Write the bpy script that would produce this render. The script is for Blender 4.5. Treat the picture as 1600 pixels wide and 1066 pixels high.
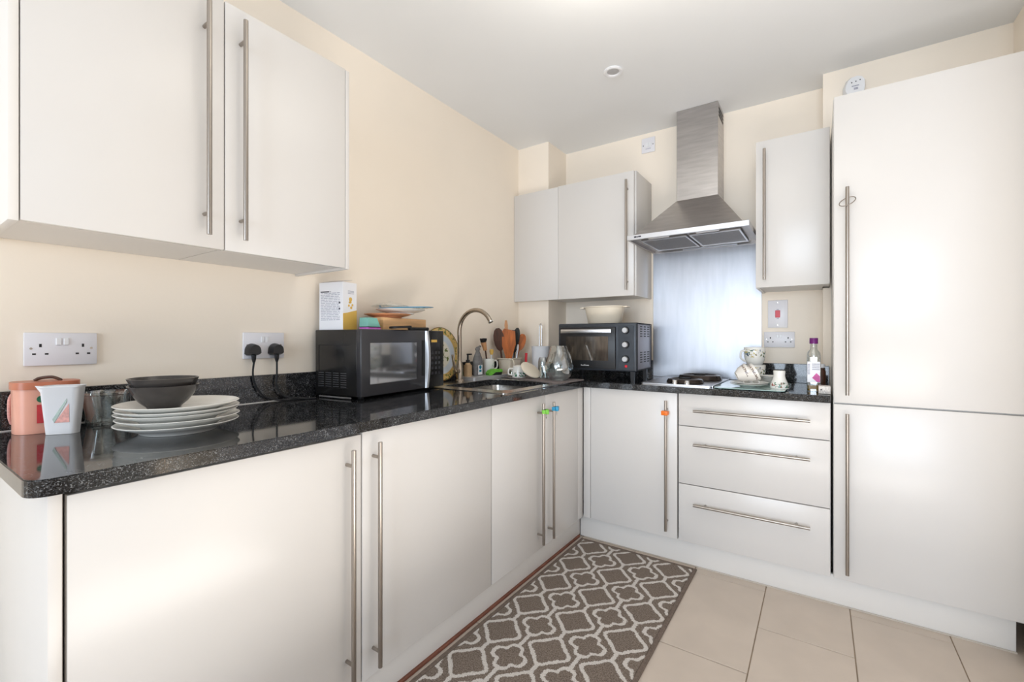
import bpy, bmesh, math, random
from mathutils import Matrix, Vector
random.seed(7)
PI = math.pi
for o in list(bpy.data.objects): bpy.data.objects.remove(o, do_unlink=True)
scn = bpy.context.scene
C = scn.collection

# ------------------------------------------------------------------ camera
F = 703.44
cam_d = bpy.data.cameras.new('camera'); cam = bpy.data.objects.new('camera', cam_d); C.objects.link(cam)
cam_d.sensor_width = 36; cam_d.lens = 36*F/1600; cam_d.shift_y = -3.3/1600; cam_d.clip_start = .02
cam.location = (1.748, -2.895, 1.133); cam.rotation_euler = (PI/2, 0, math.radians(34.333))
scn.camera = cam

# ------------------------------------------------------------------ world, window daylight, added fill lights, exposure
w = bpy.data.worlds.new('world'); scn.world = w; w.use_nodes = True
w.node_tree.nodes['Background'].inputs[0].default_value = (.72, .85, 1, 1)
w.node_tree.nodes['Background'].inputs[1].default_value = 1.0
def area(name, loc, rot, sx, sy, power, col):
    l = bpy.data.lights.new(name, 'AREA'); l.shape = 'RECTANGLE'; l.size = sx; l.size_y = sy; l.energy = power; l.color = col
    o = bpy.data.objects.new(name, l); C.objects.link(o); o.location = loc; o.rotation_euler = rot; return o
area('window_daylight', (1.95, -7.92, 1.35), (PI/2, 0, 0), 2.9, 2.1, 182, (.74, .86, 1))
area('low_bounce_fill', (2.0, -2.4, .3), (PI, 0, 0), 1.2, 1.2, 29, (1, .965, .91))  # added unseen fill bounced off the ceiling, no lamp stands here
area('high_bounce_fill', (1.35, -1.75, 2.2), (PI, 0, 0), .7, .7, 4.6, (1, .95, .84))  # added fill that brightens the kitchen ceiling from just below, no fixture hangs here
area('right_side_fill', (2.355, -1.3, 1.2), (PI/2, 0, PI/2), .9, 1.8, 2.8, (.7, .8, 1))  # added cool fill in front of the solid right wall, not an opening
scn.view_settings.view_transform = 'Standard'; scn.view_settings.look = 'None'
scn.view_settings.gamma = 1; scn.view_settings.use_curve_mapping = False
scn.view_settings.exposure = 0.05

# ------------------------------------------------------------------ materials
def lin(c):
    return tuple(((v/255)/12.92 if v/255 <= .04045 else ((v/255+.055)/1.055)**2.4) for v in c)
class NT:
    def __init__(s, name):
        s.m = bpy.data.materials.new(name); s.m.use_nodes = True; s.t = s.m.node_tree; s.n = s.t.nodes; s.l = s.t.links
        s.p = s.n['Principled BSDF']
    def node(s, typ, **kw):
        n = s.n.new(typ)
        for k, v in kw.items(): setattr(n, k, v)
        return n
    def val(s, sock, v):
        if hasattr(v, 'is_linked') or hasattr(v, 'links'): s.l.new(v, sock)
        else: sock.default_value = v
    def math(s, op, a, b=None, c=None):
        n = s.node('ShaderNodeMath', operation=op)
        s.val(n.inputs[0], a)
        if b is not None: s.val(n.inputs[1], b)
        if c is not None: s.val(n.inputs[2], c)
        return n.outputs[0]
    def noise(s, scale, detail=3, vec=None, rough=.5):
        n = s.node('ShaderNodeTexNoise'); n.inputs['Scale'].default_value = scale; n.inputs['Detail'].default_value = detail
        n.inputs['Roughness'].default_value = rough
        if vec is None:
            vec = s.node('ShaderNodeTexCoord').outputs['Object']
        s.l.new(vec, n.inputs['Vector']); return n.outputs['Fac']
    def ramp(s, fac, stops):
        n = s.node('ShaderNodeValToRGB'); s.l.new(fac, n.inputs[0])
        e = n.color_ramp.elements
        while len(e) < len(stops): e.new(.5)
        for el, (p, c) in zip(e, stops): el.position = p; el.color = (*c, 1)
        return n.outputs[0]
    def bump(s, h, strength=.2, dist=.002):
        n = s.node('ShaderNodeBump'); n.inputs['Strength'].default_value = strength; n.inputs['Distance'].default_value = dist
        s.l.new(h, n.inputs['Height']); s.l.new(n.outputs[0], s.p.inputs['Normal'])
def mat(name, col, rough=.5, metal=0, spec=None, var=.03, vs=6, trans=0, ior=1.45, bump=0, bs=40, coat=0, alpha=1, aniso=0, stretch=None, sss=0):
    k = NT(name); p = k.p
    c = lin(col)
    if var:
        vec = k.node('ShaderNodeTexCoord').outputs['Object']
        if stretch:
            mp = k.node('ShaderNodeMapping'); mp.inputs['Scale'].default_value = stretch; k.l.new(vec, mp.inputs[0]); vec = mp.outputs[0]
        f = k.noise(vs, 3, vec)
        lo = tuple(max(0, x*(1-var*2)) for x in c); hi = tuple(min(1, x*(1+var*2)) for x in c)
        k.l.new(k.ramp(f, [(.3, lo), (.7, hi)]), p.inputs['Base Color'])
    else: p.inputs['Base Color'].default_value = (*c, 1)
    p.inputs['Roughness'].default_value = rough; p.inputs['Metallic'].default_value = metal
    p.inputs['IOR'].default_value = ior
    if spec is not None: p.inputs['Specular IOR Level'].default_value = spec
    if trans: p.inputs['Transmission Weight'].default_value = trans
    if coat: p.inputs['Coat Weight'].default_value = coat; p.inputs['Coat Roughness'].default_value = .05
    if sss: p.inputs['Subsurface Weight'].default_value = sss; p.inputs['Subsurface Radius'].default_value = (.01, .01, .01)
    if aniso: p.inputs['Anisotropic'].default_value = aniso
    if alpha < 1: p.inputs['Alpha'].default_value = alpha
    if bump: k.bump(k.noise(bs, 4), bump)
    return k.m
M = {}
M['wall'] = mat('cream_wall_paint', (252, 240, 224), .6, var=.012, vs=1.6, bump=.12, bs=90)
M['ceil'] = mat('white_ceiling_paint', (240, 241, 242), .8, var=.008, vs=1.2, bump=.05, bs=80)
M['cab'] = mat('gloss_white_door', (221, 217, 213), .24, var=.006, vs=1.5)
M['carc'] = mat('matt_white_carcass', (232, 228, 223), .45, var=.006, vs=2)
M['gap'] = mat('carcass_edge', (196, 186, 174), .6, var=.02)
M['steel'] = mat('brushed_handle_steel', (168, 160, 152), .3, 1, var=.04, vs=30, stretch=(1, 1, .1))
M['chrome'] = mat('chrome', (215, 215, 215), .1, 1, var=0)
M['tap'] = mat('brushed_nickel', (178, 166, 152), .27, 1, var=.03, vs=20)
M['hood'] = mat('brushed_hood_steel', (186, 182, 180), .32, 1, var=.05, vs=8, stretch=(1, 1, 8), aniso=.5)
M['hoodlip'] = mat('bright_hood_lip', (225, 226, 230), .3, 1, var=.02)
M['splash'] = mat('brushed_splashback_steel', (176, 177, 182), .36, 1, var=.03, vs=5, stretch=(6, 1, .8), aniso=.7)
M['sink'] = mat('sink_steel', (200, 196, 190), .25, 1, var=.03, vs=12)
M['black'] = mat('black_plastic', (30, 30, 32), .35, var=.05)
M['matblack'] = mat('matt_black', (20, 20, 21), .6, var=.05)
M['mwbody'] = mat('microwave_casing', (34, 33, 33), .22, var=.06, vs=10)
M['mwface'] = mat('microwave_door_plastic', (58, 57, 60), .2, var=.03)
M['mwglass'] = mat('microwave_window_glass', (168, 168, 170), .06, .8, var=.02)
M['silver'] = mat('silver_plastic', (196, 196, 198), .3, .4, var=.02)
M['white'] = mat('white_plastic', (240, 240, 242), .3, var=.005)
M['socket'] = mat('socket_white_plastic', (236, 234, 238), .28, var=.005)
M['slot'] = mat('socket_slot_dark', (40, 38, 40), .6, var=0)
M['red'] = mat('red_plastic', (212, 24, 44), .3, var=.03)
M['redlabel'] = mat('red_label_print', (208, 60, 66), .45, var=.05, vs=60)
M['green'] = mat('green_label_print', (40, 112, 78), .45, var=.05, vs=60)
M['ovenbody'] = mat('oven_front_dark', (58, 62, 68), .35, .3, var=.05, vs=30)
M['ovenside'] = mat('oven_side_sheet', (150, 148, 156), .4, .5, var=.04)
M['ovenglass'] = mat('oven_window_glass', (92, 84, 76), .08, .6, var=.15, vs=12, stretch=(6, 6, 1))
M['cream'] = mat('cream_plastic', (238, 226, 206), .35, var=.01, sss=.1)
M['dish'] = mat('white_glazed_china', (240, 238, 232), .12, var=.008, coat=.3)
M['charcoal'] = mat('charcoal_glaze', (64, 60, 58), .2, var=.06, vs=18)
M['wood'] = mat('pale_wood', (224, 178, 128), .5, var=.08, vs=5, stretch=(10, 1, 10))
M['woodor'] = mat('orange_wood', (186, 100, 40), .42, var=.16, vs=8, stretch=(8, 8, 1))
M['woodlt'] = mat('light_wood', (204, 150, 104), .5, var=.1, vs=8, stretch=(8, 8, 1))
M['wooddk'] = mat('dark_wood', (80, 48, 32), .45, var=.15, vs=8, stretch=(8, 8, 1))
M['terra'] = mat('pink_translucent_plastic', (232, 170, 148), .3, var=.04, vs=7, sss=.25)
M['terralid'] = mat('terracotta_lid_plastic', (200, 122, 92), .35, var=.08, vs=12)
M['frost'] = mat('frosted_white_plastic', (244, 243, 244), .4, var=.01, trans=.12, ior=1.2, sss=.2)
def glassmat(name, col, rough=.02, alpha=None):
    k = NT(name); nt = k.t
    for n in list(k.n):
        if n.type == 'BSDF_PRINCIPLED': k.n.remove(n)
    out = [n for n in k.n if n.type == 'OUTPUT_MATERIAL'][0]
    g = k.node('ShaderNodeBsdfGlossy'); g.inputs['Roughness'].default_value = rough; g.inputs[0].default_value = (1, 1, 1, 1)
    t = k.node('ShaderNodeBsdfTransparent'); t.inputs[0].default_value = (*lin(col), 1)
    fr = k.node('ShaderNodeLayerWeight'); fr.inputs[0].default_value = .35
    nz = k.noise(30, 2); mx = k.node('ShaderNodeMixShader')
    f = k.math('MULTIPLY_ADD', fr.outputs['Facing'], .75, .13)
    f2 = k.math('MULTIPLY_ADD', nz, .06, f)
    k.l.new(f2, mx.inputs[0]); k.l.new(t.outputs[0], mx.inputs[1]); k.l.new(g.outputs[0], mx.inputs[2])
    k.l.new(mx.outputs[0], out.inputs[0]); return k.m
M['glass'] = glassmat('clear_glass', (236, 240, 240))
M['vaseglass'] = glassmat('cut_glass', (222, 228, 230), .05)
M['boardglass'] = mat('green_tinted_glass', (176, 204, 198), .06, var=.02, coat=.4)
M['mwvent'] = mat('microwave_vent', (84, 84, 86), .4, var=.03)
M['greyclear'] = mat('grey_clear_plastic', (150, 148, 148), .22, var=.1, vs=40, trans=.3, ior=1.2)
M['amber'] = mat('amber_soap', (224, 190, 150), .2, var=.05, trans=.3, ior=1.3)
M['oil'] = mat('golden_oil', (196, 150, 40), .1, var=.05, trans=.5, ior=1.3)
M['purple'] = mat('purple_cap', (110, 32, 112), .35, var=.04)
M['lilac'] = mat('lilac_plastic', (206, 110, 200), .3, var=.04)
M['teal'] = mat('teal_plastic', (130, 190, 178), .25, var=.04)
M['blue'] = mat('blue_glass_rim', (30, 140, 186), .15, var=.05)
M['sponge'] = mat('green_sponge', (108, 184, 60), .7, var=.1, vs=60, bump=.4, bs=200)
M['greenclip'] = mat('green_clip_plastic', (120, 196, 64), .35, var=.02)
M['blueclip'] = mat('blue_clip_plastic', (40, 150, 196), .35, var=.02)
M['orangeclip'] = mat('orange_clip_plastic', (240, 120, 30), .35, var=.02)
M['card'] = mat('white_carton', (240, 240, 244), .4, var=.005)
M['cardgrey'] = mat('carton_inside_grey', (196, 188, 186), .7, var=.02)
M['yellow'] = mat('yellow_print', (226, 184, 92), .4, var=.02)
M['print'] = mat('grey_print', (176, 176, 190), .5, var=.1, vs=200)
M['printdk'] = mat('dark_print', (70, 70, 80), .5, var=.1, vs=200)
M['tealprint'] = mat('teal_print', (30, 130, 160), .5, var=.05)
M['pinkprint'] = mat('pink_print', (206, 90, 160), .5, var=.1, vs=80)
M['salmon'] = mat('salmon_print', (228, 168, 158), .5, var=.1, vs=150)
M['sage'] = mat('sage_print', (184, 200, 190), .5, var=.05, vs=100)
M['mat'] = mat('grey_microfibre', (128, 118, 116), .9, var=.12, vs=60, bump=.5, bs=300)
M['bristle'] = mat('black_bristle', (28, 26, 26), .7, var=.1)
M['paper'] = mat('paper_roll', (240, 240, 242), .8, var=.01, bump=.2, bs=120)
M['grease'] = mat('hood_filter_mesh', (138, 136, 136), .45, .8, var=.08, vs=200)
M['tile'] = mat('taupe_porcelain', (204, 190, 176), .4, var=.03, vs=5, bump=.05, bs=60)
M['grout'] = mat('grout', (150, 132, 112), .8, var=.06)
M['pinkbowl'] = mat('tan_plate', (222, 160, 120), .3, var=.05)
M['olive'] = mat('olive_cap', (120, 120, 104), .4, var=.05)
M['burner'] = mat('dark_burner', (52, 44, 40), .18, .5, var=.2, vs=20)
M['adaptor'] = mat('speckled_adaptor', (216, 210, 204), .45, var=.12, vs=220)
M['rugedge'] = mat('rug_binding', (112, 98, 88), .9, var=.12, vs=150, bump=.5, bs=300)
M['brownseal'] = mat('brown_plinth_seal', (120, 74, 58), .6, var=.1)
M['windowframe'] = mat('white_window_frame', (235, 236, 238), .4, var=.01)

def granite():
    k = NT('black_granite'); tc = k.node('ShaderNodeTexCoord').outputs['Object']
    vo = k.node('ShaderNodeTexVoronoi'); vo.inputs['Scale'].default_value = 520; k.l.new(tc, vo.inputs['Vector'])
    sv = k.node('ShaderNodeSeparateXYZ'); k.l.new(vo.outputs['Color'], sv.inputs[0])
    a = k.math('MULTIPLY', sv.outputs[0], k.math('ADD', k.noise(45, 3, tc, .6), .5))
    col = k.ramp(a, [(.40, (.006, .006, .007)), (.70, (.028, .029, .031)), (.92, (.07, .072, .076)), (1.0, (.17, .175, .18))])
    k.l.new(col, k.p.inputs['Base Color']); k.p.inputs['Roughness'].default_value = .06
    k.p.inputs['Specular IOR Level'].default_value = .55
    return k.m
M['granite'] = granite()

def rugmat(P=.2075, x0=.735, y0=-.65):
    k = NT('trellis_rug'); tc = k.node('ShaderNodeTexCoord').outputs['Object']
    nv = k.node('ShaderNodeTexNoise'); nv.inputs['Scale'].default_value = 150; nv.inputs['Detail'].default_value = 3; nv.inputs['Roughness'].default_value = .75; k.l.new(tc, nv.inputs['Vector'])
    sp = k.node('ShaderNodeSeparateXYZ'); k.l.new(tc, sp.inputs[0])
    ns = k.node('ShaderNodeSeparateXYZ'); k.l.new(nv.outputs['Color'], ns.inputs[0])
    x = k.math('ADD', sp.outputs[0], k.math('MULTIPLY', k.math('SUBTRACT', ns.outputs[0], .5), .020))
    y = k.math('ADD', sp.outputs[1], k.math('MULTIPLY', k.math('SUBTRACT', ns.outputs[1], .5), .020))
    def cell(v, off):
        u = k.math('DIVIDE', k.math('SUBTRACT', v, off), P)
        return k.math('MULTIPLY', k.math('SUBTRACT', k.math('FRACT', k.math('ADD', u, 100.5)), .5), P)
    lines = []
    for ox, oy, base, a4, a8, wd in ((0, 0, .0665, .0095, .0018, .0078), (P/2, P/2, .0560, .0098, -.0026, .0078)):
        u = cell(x, x0+ox); v = cell(y, y0+oy)
        r = k.math('SQRT', k.math('ADD', k.math('MULTIPLY', u, u), k.math('MULTIPLY', v, v)))
        th = k.math('ARCTAN2', v, u)
        R = k.math('ADD', k.math('MULTIPLY_ADD', k.math('COSINE', k.math('MULTIPLY', th, 4)), a4, base),
                   k.math('MULTIPLY', k.math('COSINE', k.math('MULTIPLY', th, 8)), a8))
        ring = k.math('LESS_THAN', k.math('ABSOLUTE', k.math('SUBTRACT', r, R)), wd)
        outside = k.math('GREATER_THAN', r, R)
        if ox == 0: near = k.math('LESS_THAN', k.math('ABSOLUTE', u), .0075)
        else: near = k.math('LESS_THAN', k.math('ABSOLUTE', u), .0075)
        far = k.math('GREATER_THAN', k.math('ABSOLUTE', v), .055 if ox else .07)
        link = k.math('MULTIPLY', k.math('MULTIPLY', near, outside), far)
        lines += [ring, link]
    f = lines[0]
    for g in lines[1:]: f = k.math('MAXIMUM', f, g)
    pile = k.noise(240, 4, tc, .85)
    brown = k.ramp(pile, [(.36, lin((74, 62, 54))), (.64, lin((160, 146, 134)))])
    white = k.ramp(pile, [(.35, lin((190, 182, 174))), (.65, lin((232, 226, 220)))])
    mx = k.node('ShaderNodeMix', data_type='RGBA'); k.l.new(f, mx.inputs[0]); k.l.new(brown, mx.inputs[6]); k.l.new(white, mx.inputs[7])
    k.l.new(mx.outputs[2], k.p.inputs['Base Color']); k.p.inputs['Roughness'].default_value = .95; k.p.inputs['Specular IOR Level'].default_value = .1
    k.bump(k.math('ADD', pile, k.math('MULTIPLY', f, .5)), .6, .003)
    return k.m
M['rug'] = rugmat()
def floral(name, zlo, zhi, period, base=(240, 238, 232), dens=.56, cols=((70, 110, 84), (44, 66, 110), (190, 170, 80)), scale=80):
    """glazed china with a printed sprig band between two heights (object space)"""
    k = NT(name); tc = k.node('ShaderNodeTexCoord').outputs['Object']
    sp = k.node('ShaderNodeSeparateXYZ'); k.l.new(tc, sp.inputs[0])
    z = sp.outputs[2]
    if period: z = k.math('MODULO', z, period)
    band = k.math('MULTIPLY', k.math('GREATER_THAN', z, zlo), k.math('LESS_THAN', z, zhi))
    n = k.noise(scale, 2, tc, .6); spot = k.math('GREATER_THAN', n, dens); f = k.math('MULTIPLY', band, spot)
    v = k.node('ShaderNodeTexVoronoi'); v.inputs['Scale'].default_value = scale*.7; k.l.new(tc, v.inputs['Vector'])
    s2 = k.node('ShaderNodeSeparateXYZ'); k.l.new(v.outputs['Color'], s2.inputs[0])
    pc = k.ramp(s2.outputs[0], [(.2, lin(cols[0])), (.5, lin(cols[1])), (.85, lin(cols[2]))])
    mx = k.node('ShaderNodeMix', data_type='RGBA'); k.l.new(f, mx.inputs[0]); mx.inputs[6].default_value = (*lin(base), 1); k.l.new(pc, mx.inputs[7])
    k.l.new(mx.outputs[2], k.p.inputs['Base Color']); k.p.inputs['Roughness'].default_value = .14
    return k.m
M['floral'] = floral('floral_mug_china', .045, .085, 0)
M['floral2'] = floral('floral_cup_china', .006, .03, 0, cols=((60, 120, 90), (190, 90, 90), (60, 120, 90)), dens=.52)
M['teacup'] = floral('teacup_china', .036, .046, 0, (238, 232, 224), .5, ((130, 116, 110), (110, 100, 100), (150, 130, 110)), 160)
def decoplate():
    k = NT('decorative_plate_glaze'); tc = k.node('ShaderNodeTexCoord').outputs['Object']
    sp = k.node('ShaderNodeSeparateXYZ'); k.l.new(tc, sp.inputs[0])
    r = k.math('SQRT', k.math('ADD', k.math('POWER', sp.outputs[0], 2), k.math('POWER', sp.outputs[1], 2)))
    base = k.ramp(k.math('DIVIDE', r, .146), [(.0, lin((232, 226, 206))), (.5, lin((232, 228, 214))), (.56, lin((206, 216, 226))), (.74, lin((212, 220, 228))), (.77, lin((214, 178, 104))), (.95, lin((222, 190, 120))), (.975, lin((120, 84, 40)))])
    n = k.noise(55, 2, tc, .6); spot = k.math('GREATER_THAN', n, .57)
    ringb = k.math('MULTIPLY', spot, k.math('ADD', k.math('GREATER_THAN', r, .116), k.math('LESS_THAN', r, .07)))
    mx = k.node('ShaderNodeMix', data_type='RGBA'); k.l.new(ringb, mx.inputs[0]); k.l.new(base, mx.inputs[6]); mx.inputs[7].default_value = (*lin((110, 120, 70)), 1)
    k.l.new(mx.outputs[2], k.p.inputs['Base Color']); k.p.inputs['Roughness'].default_value = .15
    return k.m
M['deco'] = decoplate()

# ------------------------------------------------------------------ builders
W = {}
def BM(): return bmesh.new()
def box(bm, x0, x1, y0, y1, z0, z1, bev=0, mtx=None, seg=1):
    r = bmesh.ops.create_cube(bm, size=1)['verts']
    bmesh.ops.transform(bm, verts=r, matrix=Matrix.Translation(((x0+x1)/2, (y0+y1)/2, (z0+z1)/2)) @ Matrix.Diagonal((abs(x1-x0), abs(y1-y0), abs(z1-z0), 1)))
    if bev:
        es = list({e for v in r for e in v.link_edges})
        g = bmesh.ops.bevel(bm, geom=es, offset=bev, segments=seg, affect='EDGES', profile=.5)
        r = list({v for f in g['faces'] for v in f.verts} | {v for v in r if v.is_valid})
        r = [v for v in r if v.is_valid]
        # gather the whole island
        seen = set(r); st = list(r)
        while st:
            v = st.pop()
            for e in v.link_edges:
                o = e.other_vert(v)
                if o not in seen: seen.add(o); st.append(o)
        r = list(seen)
    if mtx: bmesh.ops.transform(bm, verts=r, matrix=mtx)
    return r
def vbevel_box(bm, x0, x1, y0, y1, z0, z1, rad, seg=5, mtx=None):
    """box with rounded vertical edges"""
    pts = []
    for cx, cy, a in ((x1-rad, y1-rad, 0), (x0+rad, y1-rad, PI/2), (x0+rad, y0+rad, PI), (x1-rad, y0+rad, 1.5*PI)):
        for i in range(seg+1): t = a + PI/2*i/seg; pts.append((cx+rad*math.cos(t), cy+rad*math.sin(t)))
    return prism(bm, pts, z0, z1, mtx)
def prism(bm, pts, z0, z1, mtx=None):
    mtx = mtx or Matrix()
    a = [bm.verts.new(mtx @ Vector((x, y, z0))) for x, y in pts]; b = [bm.verts.new(mtx @ Vector((x, y, z1))) for x, y in pts]
    bm.faces.new(a[::-1]); bm.faces.new(b); n = len(pts)
    for i in range(n): bm.faces.new((a[i], a[(i+1) % n], b[(i+1) % n], b[i]))
    return a+b
def lathe(bm, prof, seg=32, mtx=None, sx=1, sy=1, fn=None):
    mtx = mtx or Matrix(); rings = []
    for r, z in prof:
        if r < 1e-6: rings.append([bm.verts.new(mtx @ Vector((0, 0, z)))])
        else:
            rings.append([bm.verts.new(mtx @ Vector(((r*(fn(i, z) if fn else 1))*math.cos(2*PI*i/seg)*sx, (r*(fn(i, z) if fn else 1))*math.sin(2*PI*i/seg)*sy, z))) for i in range(seg)])
    for A, B in zip(rings, rings[1:]):
        if len(A) == 1 and len(B) == 1: continue
        for i in range(seg):
            j = (i+1) % seg
            if len(A) == 1: bm.faces.new((A[0], B[j], B[i]))
            elif len(B) == 1: bm.faces.new((A[i], A[j], B[0]))
            else: bm.faces.new((A[i], A[j], B[j], B[i]))
def tube(bm, pts, r, seg=10, closed=False, rads=None):
    pts = [Vector(p) for p in pts]; n = len(pts); rings = []; up = None
    for i, p in enumerate(pts):
        if closed: t = (pts[(i+1) % n]-pts[i-1]).normalized()
        else: t = (pts[min(i+1, n-1)]-pts[max(i-1, 0)]).normalized()
        if up is None:
            up = Vector((0, 0, 1)) if abs(t.z) < .9 else Vector((1, 0, 0))
        a = t.cross(up); a.normalize(); b = a.cross(t).normalized(); up = b
        rr = rads[i] if rads else r
        rings.append([bm.verts.new(p + rr*(a*math.cos(2*PI*k/seg)+b*math.sin(2*PI*k/seg))) for k in range(seg)])
    m = n if closed else n-1
    for i in range(m):
        A, B = rings[i], rings[(i+1) % n]
        for k in range(seg): bm.faces.new((A[k], A[(k+1) % seg], B[(k+1) % seg], B[k]))
    if not closed: bm.faces.new(rings[0][::-1]); bm.faces.new(rings[-1])
def cyl(bm, p0, p1, r, seg=16): tube(bm, [p0, p1], r, seg)
def obj(name, bm, m, parent=None, smooth=False, local=False):
    if parent is not None and not local: bm.transform(W[parent].inverted())
    bmesh.ops.recalc_face_normals(bm, faces=bm.faces)
    me = bpy.data.meshes.new(name); bm.to_mesh(me); bm.free()
    me.materials.append(M[m] if isinstance(m, str) else m)
    o = bpy.data.objects.new(name, me); C.objects.link(o)
    if smooth:
        for p in me.polygons: p.use_smooth = True
        me.set_sharp_from_angle(angle=math.radians(38))
    if parent is not None:
        o.parent = parent; W[o] = W[parent]
    else: W[o] = Matrix()
    return o
def thing(name, label, cat, loc=(0, 0, 0), rz=0, group=None, rot=None):
    o = bpy.data.objects.new(name, None); C.objects.link(o); o.empty_display_size = .05
    o.location = loc; o.rotation_euler = rot if rot else (0, 0, rz)
    o['label'] = label; o['category'] = cat
    if group: o['group'] = group
    W[o] = Matrix.Translation(loc) @ (Matrix.Rotation(rz, 4, 'Z') if not rot else Matrix.Rotation(rot[2], 4, 'Z') @ Matrix.Rotation(rot[1], 4, 'Y') @ Matrix.Rotation(rot[0], 4, 'X'))
    return o
def tag(o, label, cat, group=None):
    o['label'] = label; o['category'] = cat
    if group: o['group'] = group
    return o
def struct(name, bm, m, parent=None, **k):
    o = obj(name, bm, m, parent, **k)
    if parent is None: o['kind'] = 'structure'
    return o
def origin(o, loc):
    """move a single-mesh object's origin to its place"""
    o.data.transform(Matrix.Translation(Vector(loc)).inverted()); o.location = loc
    W[o] = Matrix.Translation(loc); return o

# ------------------------------------------------------------------ room
ZC = 2.461
b = BM(); box(b, -.2, 7.1, -8.1, .2, -.12, -.003); floor = struct('floor', b, 'grout')
# floor tiles 300 x 600 in running bond
tile_me = None; n = 0
for c in range(-1, 11):
    x0 = .629+.306*c
    for r in range(-1, 9):
        yj = -.289-.6*r if c % 2 == 1 else -.589+.6-.6*r
        xa, xb, ya, yb = x0+.0018, x0+.306-.0018, yj-.6+.0018, yj-.0018
        if xb > 4.4 or ya < -5.0 or yb > .6: continue
        if tile_me is None:
            b = BM(); box(b, -.1512, .1512, -.2982, .2982, -.004, 0, .0012)
            t = obj('tile', b, 'tile', floor, local=True); tile_me = t.data
        else:
            t = bpy.data.objects.new('tile', tile_me); C.objects.link(t); t.parent = floor
        t.location = ((xa+xb)/2, (ya+yb)/2, 0)
        if (ya+yb)/2 > -.5: t.location.z = -.0005
b = BM(); box(b, -.15, 0, -8, .15, 0, ZC); struct('wall_left', b, 'wall')
b = BM(); box(b, 0, 2.42, 0, .15, 0, ZC); struct('wall_back', b, 'wall')
b = BM(); box(b, 0, .242, -.255, 0, 0, ZC); struct('wall_corner_boxing', b, 'wall')
b = BM(); box(b, 1.79, 2.42, -.15, 0, 0, ZC); struct('wall_back_nib', b, 'wall')
b = BM(); box(b, 1.762, 1.79, -.15, 0, 2.135, ZC); box(b, 1.762, 1.79, -.15, 0, .9, 1.388); struct('wall_back_nib_edge', b, 'wall')
b = BM(); box(b, 2.42, 2.6, -.60, .15, 0, ZC); box(b, 2.372, 2.6, -1.9, -.60, 0, ZC); struct('wall_right', b, 'wall')
b = BM(); box(b, 2.6, 6.95, -1.95, -1.8, 0, ZC); struct('wall_right_return', b, 'wall')
b = BM(); box(b, 6.95, 7.1, -8, -5.95, 0, ZC); box(b, 6.95, 7.1, -2.45, -1.8, 0, ZC); box(b, 6.95, 7.1, -5.95, -2.45, 0, .35); box(b, 6.95, 7.1, -5.95, -2.45, 2.35, ZC); struct('wall_side', b, 'wall')
b = BM(); box(b, 0, .45, -8.05, -7.9, 0, ZC); box(b, 3.45, 6.95, -8.05, -7.9, 0, ZC); box(b, .45, 3.45, -8.05, -7.9, 0, .25); box(b, .45, 3.45, -8.05, -7.9, 2.43, ZC)
struct('wall_rear', b, 'wall')
b = BM(); box(b, -.15, 7.1, -8.05, .15, ZC, ZC+.12); struct('ceiling', b, 'ceil')
b = BM()
for x in (.45, 1.92, 3.39): box(b, x, x+.06, -7.9, -7.86, .25, 2.43)
for z in (.25, 2.37): box(b, .51, 3.39, -7.9, -7.86, z, z+.06)
struct('window_1', b, 'windowframe')
b = BM()
for y in (-5.95, -4.2, -2.51): box(b, 6.86, 6.9, y, y+.06, .35, 2.35)
for z in (.35, 2.29): box(b, 6.86, 6.9, -5.89, -2.51, z, z+.06)
struct('window_2', b, 'windowframe')
b = BM(); box(b, 0, .018, -7.88, -2.74, 0, .1, .003); struct('baseboard_left', b, 'carc')
b = BM(); box(b, 2.337, 2.371, -1.9, -.603, 0, .094, .004); struct('baseboard_right', b, 'carc')

# ------------------------------------------------------------------ cabinets
def handle(parent, axis, a0, a1, fixed, off=.033, r=.0065, ends=.045):
    """bar handle; axis 'x' faces +x run (vertical), 'y' faces -y run (vertical), 'h' horizontal on -y run"""
    b = BM()
    if axis == 'x':      # fixed=(y, door_x)
        y, dx = fixed; cyl(b, (dx+off, y, a0), (dx+off, y, a1), r, 18)
        for z in (a0+ends, a1-ends): cyl(b, (dx, y, z), (dx+off, y, z), .005, 12)
    elif axis == 'y':    # fixed=(x, door_y)
        x, dy = fixed; cyl(b, (x, dy-off, a0), (x, dy-off, a1), r, 18)
        for z in (a0+ends, a1-ends): cyl(b, (x, dy, z), (x, dy-off, z), .005, 12)
    else:                # fixed=(z, door_y)
        z, dy = fixed; cyl(b, (a0, dy-off, z), (a1, dy-off, z), r, 18)
        for x in (a0+ends, a1-ends): cyl(b, (x, dy, z), (x, dy-off, z), .005, 12)
    return obj('handle', b, 'steel', parent, smooth=True)
def slab(parent, name, x0, x1, y0, y1, z0, z1, m='cab', bev=.0015):
    b = BM(); box(b, x0, x1, y0, y1, z0, z1, bev, seg=2); return obj(name, b, m, parent, smooth=True)
def carcass(parent, x0, x1, y0, y1, z0, z1, m='carc', name='carcass', op=None):
    b = BM(); box(b, x0, x1, y0, y1, z0, z1); return obj(name, b, m, parent)

DX = .647; DY = -.571; HB = .130; HT = .861
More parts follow.
